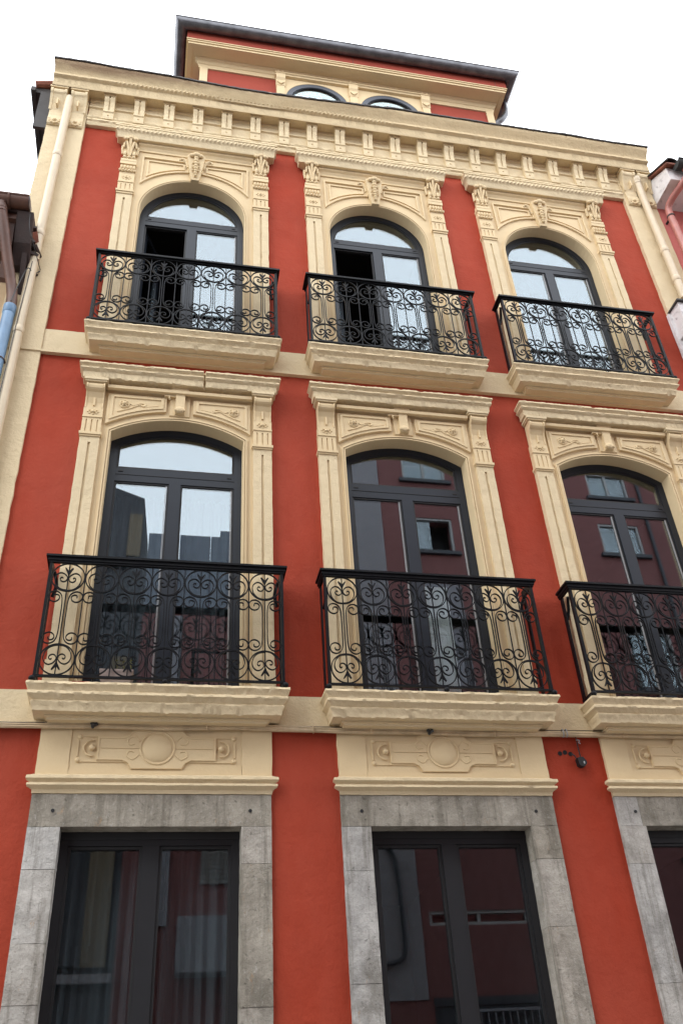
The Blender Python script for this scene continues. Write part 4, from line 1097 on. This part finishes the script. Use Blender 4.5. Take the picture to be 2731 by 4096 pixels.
# ================================================================== left neighbour
ln = thing('beige_house', (-4, 0, 0), 'low beige house with dark brown eaves at the left edge', 'house')
mb = MB(); mb.box(-9, -1.772, .03, 6, .12, 9.1); mk('wall', mb, M['beige'], ln)
mb = MB(); mb.box(-9, -1.60, -.0, 0.027, .12, 8.95); mk('render_edge', mb, M['beige'], ln)
gpr2 = [(-.40 + .085 * math.cos(t), 9.575 + .085 * math.sin(t)) for t in [math.pi * i / 10 - math.pi for i in range(11)]]
mb = MB(); mb.prism_x(gpr2, -9, -1.635); mb.tube([(-9, -.485, 9.578), (-1.635, -.485, 9.578)], .013, 6); g_ = mk('gutter', mb, M['brown'], ln, smooth=True)
mb = MB(); mb.prism_x(gpr2, -1.634, -1.626); mk('gutter_stop', mb, M['zinc'], g_)
mb = MB(); mb.tube([(-1.83, -.40 + .093 * math.cos(t), 9.575 + .093 * math.sin(t)) for t in [math.pi * i / 10 - math.pi for i in range(11)]], .012, 5); mk('gutter_strap', mb, M['brown'], g_)
mb = MB(); mb.prism_x([(-.36, 9.56), (.4, 9.86), (3, 10.6), (3, 10.5), (-.36, 9.46)], -9, -1.64); rf = mk('roof', mb, M['brown_dk'], ln)
rnd = random.Random(3)
mb = MB(); mb.prism_x([(-.37, 9.47), (.02, 9.50), (.02, 8.93), (-.10, 8.96), (-.24, 9.14)], -1.745, -1.585); mk('verge', mb, M['brown_dk'], ln)
for i in range(8):
    x_, y_, z_ = -1.60 + rnd.uniform(-.03, .045), -.20 + .03 * i, 9.36 - .058 * i
    mb = MB(); mb.prism([(-.055, -.012), (.05, -.018), (.06, .010), (-.02, .026), (-.06, .014)], -.07, .07)
    put('broken_tile', mb.mesh('broken_tile', M['tile'] if i % 4 == 1 else M['brown_dk']), ln, (x_, y_, z_), (rnd.uniform(-.6, .3), rnd.uniform(-.9, .9), rnd.uniform(-.5, .5)))
mb = MB(); mb.prism_x([(-.33, 9.47), (0.02, 9.47), (.02, 9.12), (-.12, 9.12), (-.15, 9.22), (-.22, 9.26), (-.25, 9.36), (-.33, 9.39)], -9, -1.75); mk('eave_moulding', mb, M['brown'], ln)
mb = MB(); mb.prism_x([(-.30, 9.42), (.02, 9.42), (.02, 8.78), (-.04, 8.82), (-.10, 9.0), (-.22, 9.12)], -1.862, -1.762); mk('eave_bracket', mb, M['brown'], ln)
mb = MB(); mb.prism_x([(-.34, 9.50), (-.30, 9.50), (.03, 8.80), (.03, 8.62), (-.02, 8.62)], -1.66, -1.61); mk('barge_board', mb, M['brown_dk'], ln)
bp = thing('brown_downpipe', (-1.67, -.11, 8.35), 'brown downpipe bending from the gutter of the beige house at left', 'drainpipe')
mb = MB(); mb.tube(catmull([(-1.90, -.40, 9.55), (-1.885, -.40, 9.42), (-1.84, -.34, 9.22), (-1.77, -.22, 8.9), (-1.70, -.13, 8.62), (-1.672, -.11, 8.45), (-1.67, -.11, 8.32)], 5), .052, 14); mk('pipe', mb, M['brown'], bp, (0, 0, 0), True)
for z, x, y_ in ((9.44, -1.887, -.40), (9.40, -1.884, -.395)):
    mb = MB(); mb.tube([(x, y_, z), (x, y_ + .002, z - .018)], .058, 14); mk('pipe_ring', mb, M['brown'], bp, (0, 0, 0), True)
mb = MB(); mb.box(-1.735, -1.72, -.10, .03, 8.76, 8.79); mk('pipe_hook', mb, M['brown_dk'], bp, (0, 0, 0))
bl = thing('blue_downpipe', (-1.67, -.11, 4.5), 'light blue downpipe continuing below the brown pipe at the left edge', 'drainpipe')
mb = MB(); mb.tube([(-1.67, -.11, 4.5), (-1.67, -.11, 6.5), (-1.67, -.11, 8.335)], .056, 16); mk('pipe', mb, M['blue'], bl, (0, 0, 0), True)
mb = MB(); mb.tube([(-1.67, -.11, 8.235), (-1.67, -.11, 8.24), (-1.67, -.11, 8.34)], [.057, .061, .061], 16); mk('collar', mb, M['blue'], bl, (0, 0, 0), True)
mb = MB(); n_ = 14; mb.tube([(-1.67 + .06 * math.cos(2 * math.pi * i / n_), -.11 + .06 * math.sin(2 * math.pi * i / n_), 7.62) for i in range(n_ + 1)] , .006, 5); mb.tube([(-1.615, -.10, 7.62), (-1.575, -.03, 7.60)], .010, 6); mk('pipe_clamp', mb, M['brown'], bl, (0, 0, 0))
lw = thing('loose_wire', (-1.5, -.13, 8.9), 'thin dark wire dangling along the cream drainpipe at the left', 'wire')
mb = MB(); mb.tube(catmull([(-1.62, -.36, 9.45), (-1.60, -.33, 9.25), (-1.54, -.22, 9.1), (-1.49, -.02, 9.02), (-1.47, -.005, 9.0)], 5), .0045, 6)
mb.tube(catmull([(-1.555, -.135, 9.0), (-1.56, -.135, 8.7), (-1.572, -.136, 8.2), (-1.578, -.136, 7.6), (-1.585, -.136, 6.6), (-1.58, -.136, 5.5)], 6), .0042, 6)
mb.tube(catmull([(-1.49, -.02, 9.0), (-1.53, -.10, 8.86), (-1.58, -.16, 8.86), (-1.63, -.16, 8.6), (-1.66, -.17, 8.36)], 5), .005, 6); mk('wire', mb, M['cable_dk'], lw, (0, 0, 0))

# ================================================================== right neighbour
rn = thing('pink_house', (8, 0, 0), 'pink house with white boxed eave and mossy tiled roof at the right edge', 'house')
mb = MB(); mb.box(XR + .002, 12, .02, 6, .12, 12.2); mk('wall', mb, M['pink'], rn)
mb = MB(); mb.prism_x([(.02, 11.66), (-.435, 11.66), (-.435, 11.90), (.02, 12.16)], 6.13, 12); mk('boxed_eave', mb, M['white'], rn)
mb = MB(); mb.prism_x([(-.52, 11.905), (.06, 12.235), (2.5, 13.4), (2.5, 13.36), (.06, 12.205), (-.52, 11.875)], 6.09, 12); rr = mk('roof', mb, M['tile'], rn)
def tile(x, y0, z0, r, mat):
    pts = [(x + r * math.cos(t), r * .8 * math.sin(t)) for t in [math.pi * q / 8 for q in range(9)]]
    inn = [(x + (r - .018) * math.cos(t), (r - .018) * .8 * math.sin(t)) for t in [math.pi * q / 8 for q in range(9)]]
    L_ = .40; dz = L_ * .55
    mb = MB(); n_ = 9
    v = [(a, y0, z0 + b) for a, b in pts] + [(a, y0, z0 + b) for a, b in inn] + [(a, y0 + L_, z0 + dz + b) for a, b in pts] + [(a, y0 + L_, z0 + dz + b) for a, b in inn]
    f = []
    for i in range(n_ - 1):
        f += [(i, i + 1, n_ + i + 1, n_ + i), (2 * n_ + i, 3 * n_ + i, 3 * n_ + i + 1, 2 * n_ + i + 1), (i, 2 * n_ + i, 2 * n_ + i + 1, i + 1), (n_ + i, n_ + i + 1, 3 * n_ + i + 1, 3 * n_ + i)]
    f += [(0, n_, 3 * n_, 2 * n_), (n_ - 1, 3 * n_ - 1, 4 * n_ - 1, 2 * n_ - 1)]
    mb.add(v, f); mk('roof_tile', mb, mat, rr)
for i in range(8):
    for q in range(4):
        tile(6.16 + .17 * i, -.55 + .33 * q, 11.90 + .185 * q, .088, M['tile_dark'] if (i * 3 + q) % 4 else M['flash'])
gpr3 = [(-.54 + .085 * math.cos(t), 11.86 + .085 * math.sin(t)) for t in [math.pi * i / 10 - math.pi for i in range(11)]]
mb = MB(); mb.prism_x(gpr3, 6.20, 12); mb.tube([(6.20, -.625, 11.862), (12, -.625, 11.862)], .013, 6); mk('gutter', mb, M['tile_dark'], rn, smooth=True)
pp = thing('pink_downpipe', (6.215, -.10, 9.6), 'salmon pink downpipe with elbows under the white eave at the right edge', 'drainpipe')
mb = MB(); mb.tube(catmull([(6.335, -.54, 11.80), (6.33, -.54, 11.70), (6.30, -.46, 11.62), (6.235, -.24, 11.56), (6.215, -.13, 11.50), (6.212, -.10, 11.38), (6.215, -.10, 11.0), (6.215, -.10, 9.5)], 6), .046, 14); mk('pipe', mb, M['pinkpipe'], pp, (0, 0, 0), True)
mb = MB(); mb.tube([(6.335, -.54, 11.86), (6.335, -.54, 11.80), (6.334, -.54, 11.76)], [.062, .062, .050], 14); mk('hopper', mb, M['pinkpipe'], pp, (0, 0, 0), True)
for z in (11.33, 10.2):
    mb = MB(); mb.tube([(6.213, -.10, z - .012), (6.213, -.10, z + .012)], .051, 14); mb.box(6.20, 6.226, -.06, .02, z - .01, z + .01); mk('pipe_clip', mb, M['tile_dark'], pp, (0, 0, 0))
# white carved pilaster head of the neighbour, overlapping the red house's corner
mb = MB(); mb.prism(jit_rect(5.662, 7.2, .12, 9.46, 77, .006, 60), -.020, .02); wp = mk('white_pilaster', mb, M['white'], rn)
mb = MB(); mb.box(5.695, 7.2, -.20, -.0202, 9.02, 9.47); mb.prism_x([(-.02, 8.7), (-.20, 9.0198), (-.02, 9.0198)], 5.72, 7.2); mk('pilaster_head', mb, M['white'], wp)
mb = MB()
for z, r in ((9.30, .09), (9.12, .07), (8.93, .06)):
    mb.tube(catmull([(5.90, -.205, z + r), (5.90 - r, -.215, z), (5.90, -.215, z - r), (5.90 + r * .7, -.21, z), (5.90, -.205, z + r * .3)], 5), .022, 7)
mk('carved_scroll', mb, M['white'], wp, smooth=True)
mb = MB(); mb.box(5.675, 7.25, -.235, .0, 9.4702, 9.495); mk('lead_flashing', mb, M['flash'], wp)

# ================================================================== the other side of the street (seen in the glass)
OY = -8.5
def facade_window(parent, x0, x1, z0, z1, halves=2, openr=False, glass='glass_far', sill=True):
    o_, i_ = rect_ring(x0, x1, z0, z1, .05)
    mb = MB(); mb.strip(o_, i_, OY - .10, OY - .02, True); wn = mk('window', mb, M['alu'], parent)
    for h in range(halves):
        a = x0 + .05 + (x1 - x0 - .1) * h / halves; b = x0 + .05 + (x1 - x0 - .1) * (h + 1) / halves
        if openr and h == halves - 1:
            mb = MB(); mb.box(a, b, OY - .5, OY - .45, z0 + .05, z1 - .05); mk('dark_room', mb, M['dull'], wn); continue
        mb = MB(); mb.box(a, b, OY - .07, OY - .062, z0 + .05, z1 - .05); mk('pane', mb, M[glass], wn)
        mb = MB(); mb.box(a, b, OY - .40, OY - .39, z0 + .05, z1 - .05); mk('curtain', mb, M['opp_metal'], wn)
        if h: mb = MB(); mb.box(a - .03, a + .03, OY - .085, OY - .03, z0 + .05, z1 - .05); mk('window_mullion', mb, M['alu'], wn)
    if sill:
        mb = MB(); mb.box(x0 - .1, x1 + .1, OY - .1, OY + .08, z0 - .09, z0 - .005); mk('sill', mb, M['opp_dark'], parent)
# dark slate house
da = thing('slate_house', (-5, OY, 0), 'dark slate-clad house opposite, mirrored in the left first-floor window', 'house')
mb = MB(); mb.prism([(-5, .1), (-.46, .1), (-.46, 11.5), (-.60, 12.62), (-2.6, 13.4), (-5, 13.4)], OY - 9, OY); mk('wall', mb, M['opp_dark'], da)
mb = MB(); mb.box(-.86, -.60, OY, OY + .03, 11.2, 12.2); mk('wall_panel', mb, M['opp_beige'], da)
facade_window(da, -1.55, -.92, 11.0, 11.9, 1)
mb = MB(); mb.box(-.95, -.57, OY, OY + .06, 3.9, 9); mk('beige_pilaster', mb, M['opp_beige'], da)
mb = MB(); mb.box(-5, -.47, OY, OY + .12, 3.68, 3.80); mk('stone_ledge', mb, M['opp_grey'], da)
facade_window(da, -2.1, -1.05, 4.0, 5.9, 2)
facade_window(da, -2.1, -1.05, 7.0, 9.0, 2)
# mid house with panelled parapet
db = thing('panelled_house', (1.7, OY, 0), 'grey-blue house opposite with panelled parapet, mirrored in the left first-floor window', 'house')
mb = MB(); mb.box(-.455, 3.3, OY - 9, OY - .02, .1, 11.2); mk('wall', mb, M['opp_red'], db)
for i in range(6):
    mb = MB(); mb.box(-.45 + .62 * i, -.45 + .62 * i + .605, OY - .12, OY + .02, 10.0, 11.76); mk('parapet_panel', mb, M['opp_metal'], db)
mb = MB(); mb.box(1.0, 1.55, OY - 1.0, OY - .4, 11.2, 12.2); mk('chimney', mb, M['opp_metal'], db)
mb = MB(); mb.box(.14, .30, OY - .01, OY + .04, 4.45, 9.9); mk('white_post', mb, M['opp_white'], db)
mb = MB(); mb.box(.46, 2.6, OY - .01, OY + .55, 3.72, 4.49); mk('balcony_parapet', mb, M['opp_white'], db)
for i in range(9):
    mb = MB(); mb.box(.80, 2.0, OY - .01, OY + .02, 5.07 + i * .075, 5.135 + i * .075); mk('shutter_slat', mb, M['shutter'], db)
facade_window(db, .5, 2.2, 7.2, 9.2, 2)
# tall red block with a grey strip
dc = thing('red_apartment_block', (9, OY, 0), 'tall dull red apartment block opposite, mirrored in the middle and right windows', 'apartment block')
HC = 14.5
hl = [(5.0, 6.0, 11.73, 12.6), (5.0, 6.0, 13.62, 14.3), (9.5, 10.5, 11.93, 12.75), (9.5, 10.5, 13.5, 14.2), (5.2, 6.0, 8.62, 10.95), (4.56, 6.3, 4.37, 4.6), (7.4, 8.4, 8.7, 10.0), (9.5, 10.5, 8.7, 10.0), (7.4, 8.4, 5.4, 6.6), (9.5, 10.5, 5.4, 6.6)]
me = holed_wall(3.3, 12, .1, HC, [h for h in hl], OY - .35, OY); me.materials.append(M['opp_red']); put('wall', me, dc, (0, 0, 0))
mb = MB(); mb.box(3.3, 12, OY - 9, OY - .6, .1, HC); mk('rear_mass', mb, M['interior'], dc)
mb = MB(); mb.box(3.3, 4.42, OY, OY + .02, 3.3, HC); mk('grey_strip', mb, M['opp_grey'], dc)
for i, h in enumerate(hl):
    if i == 4:
        mb = MB(); mb.box(h[0], h[1], OY - .2, OY - .02, h[2], h[3]); mk('white_door', mb, M['opp_white'], dc)
        mb = MB(); mb.box(h[0] - .05, h[1] + .05, OY - .01, OY + .05, 9.95, 10.08); mk('door_rail', mb, M['opp_dark'], dc); continue
    facade_window(dc, *h, 2, i == 0, sill=i != 5)
mb = MB(); mb.tube([(10.75, OY + .05, 4), (10.75, OY + .05, 14.4)], .04, 8); mk('rain_pipe', mb, M['opp_dark'], dc)
mb = MB(); mb.tube(catmull([(3.9, OY + .06, 5.6), (4.05, OY + .06, 5.4), (4.1, OY + .06, 4.4), (4.05, OY + .06, 3.9), (3.6, OY + .06, 3.8)], 5), .035, 8); mk('conduit', mb, M['opp_dark'], dc)
mb = MB(); mb.box(4.5, 12, OY - .01, OY + .03, 3.2, 3.32); mk('floor_band', mb, M['opp_dark'], dc)
mb = MB(); mb.box(4.5, 12, OY - .005, OY + .01, .1, 3.195); mk('dark_shopfront', mb, M['opp_dark'], dc)
mb = MB()
for i in range(40): mb.box(5.1 + i * .12, 5.115 + i * .12, OY + .05, OY + .065, 2.3, 3.1)
mb.box(5.05, 9.9, OY + .04, OY + .075, 3.1, 3.14); mk('balcony_rail', mb, M['opp_white'], dc)
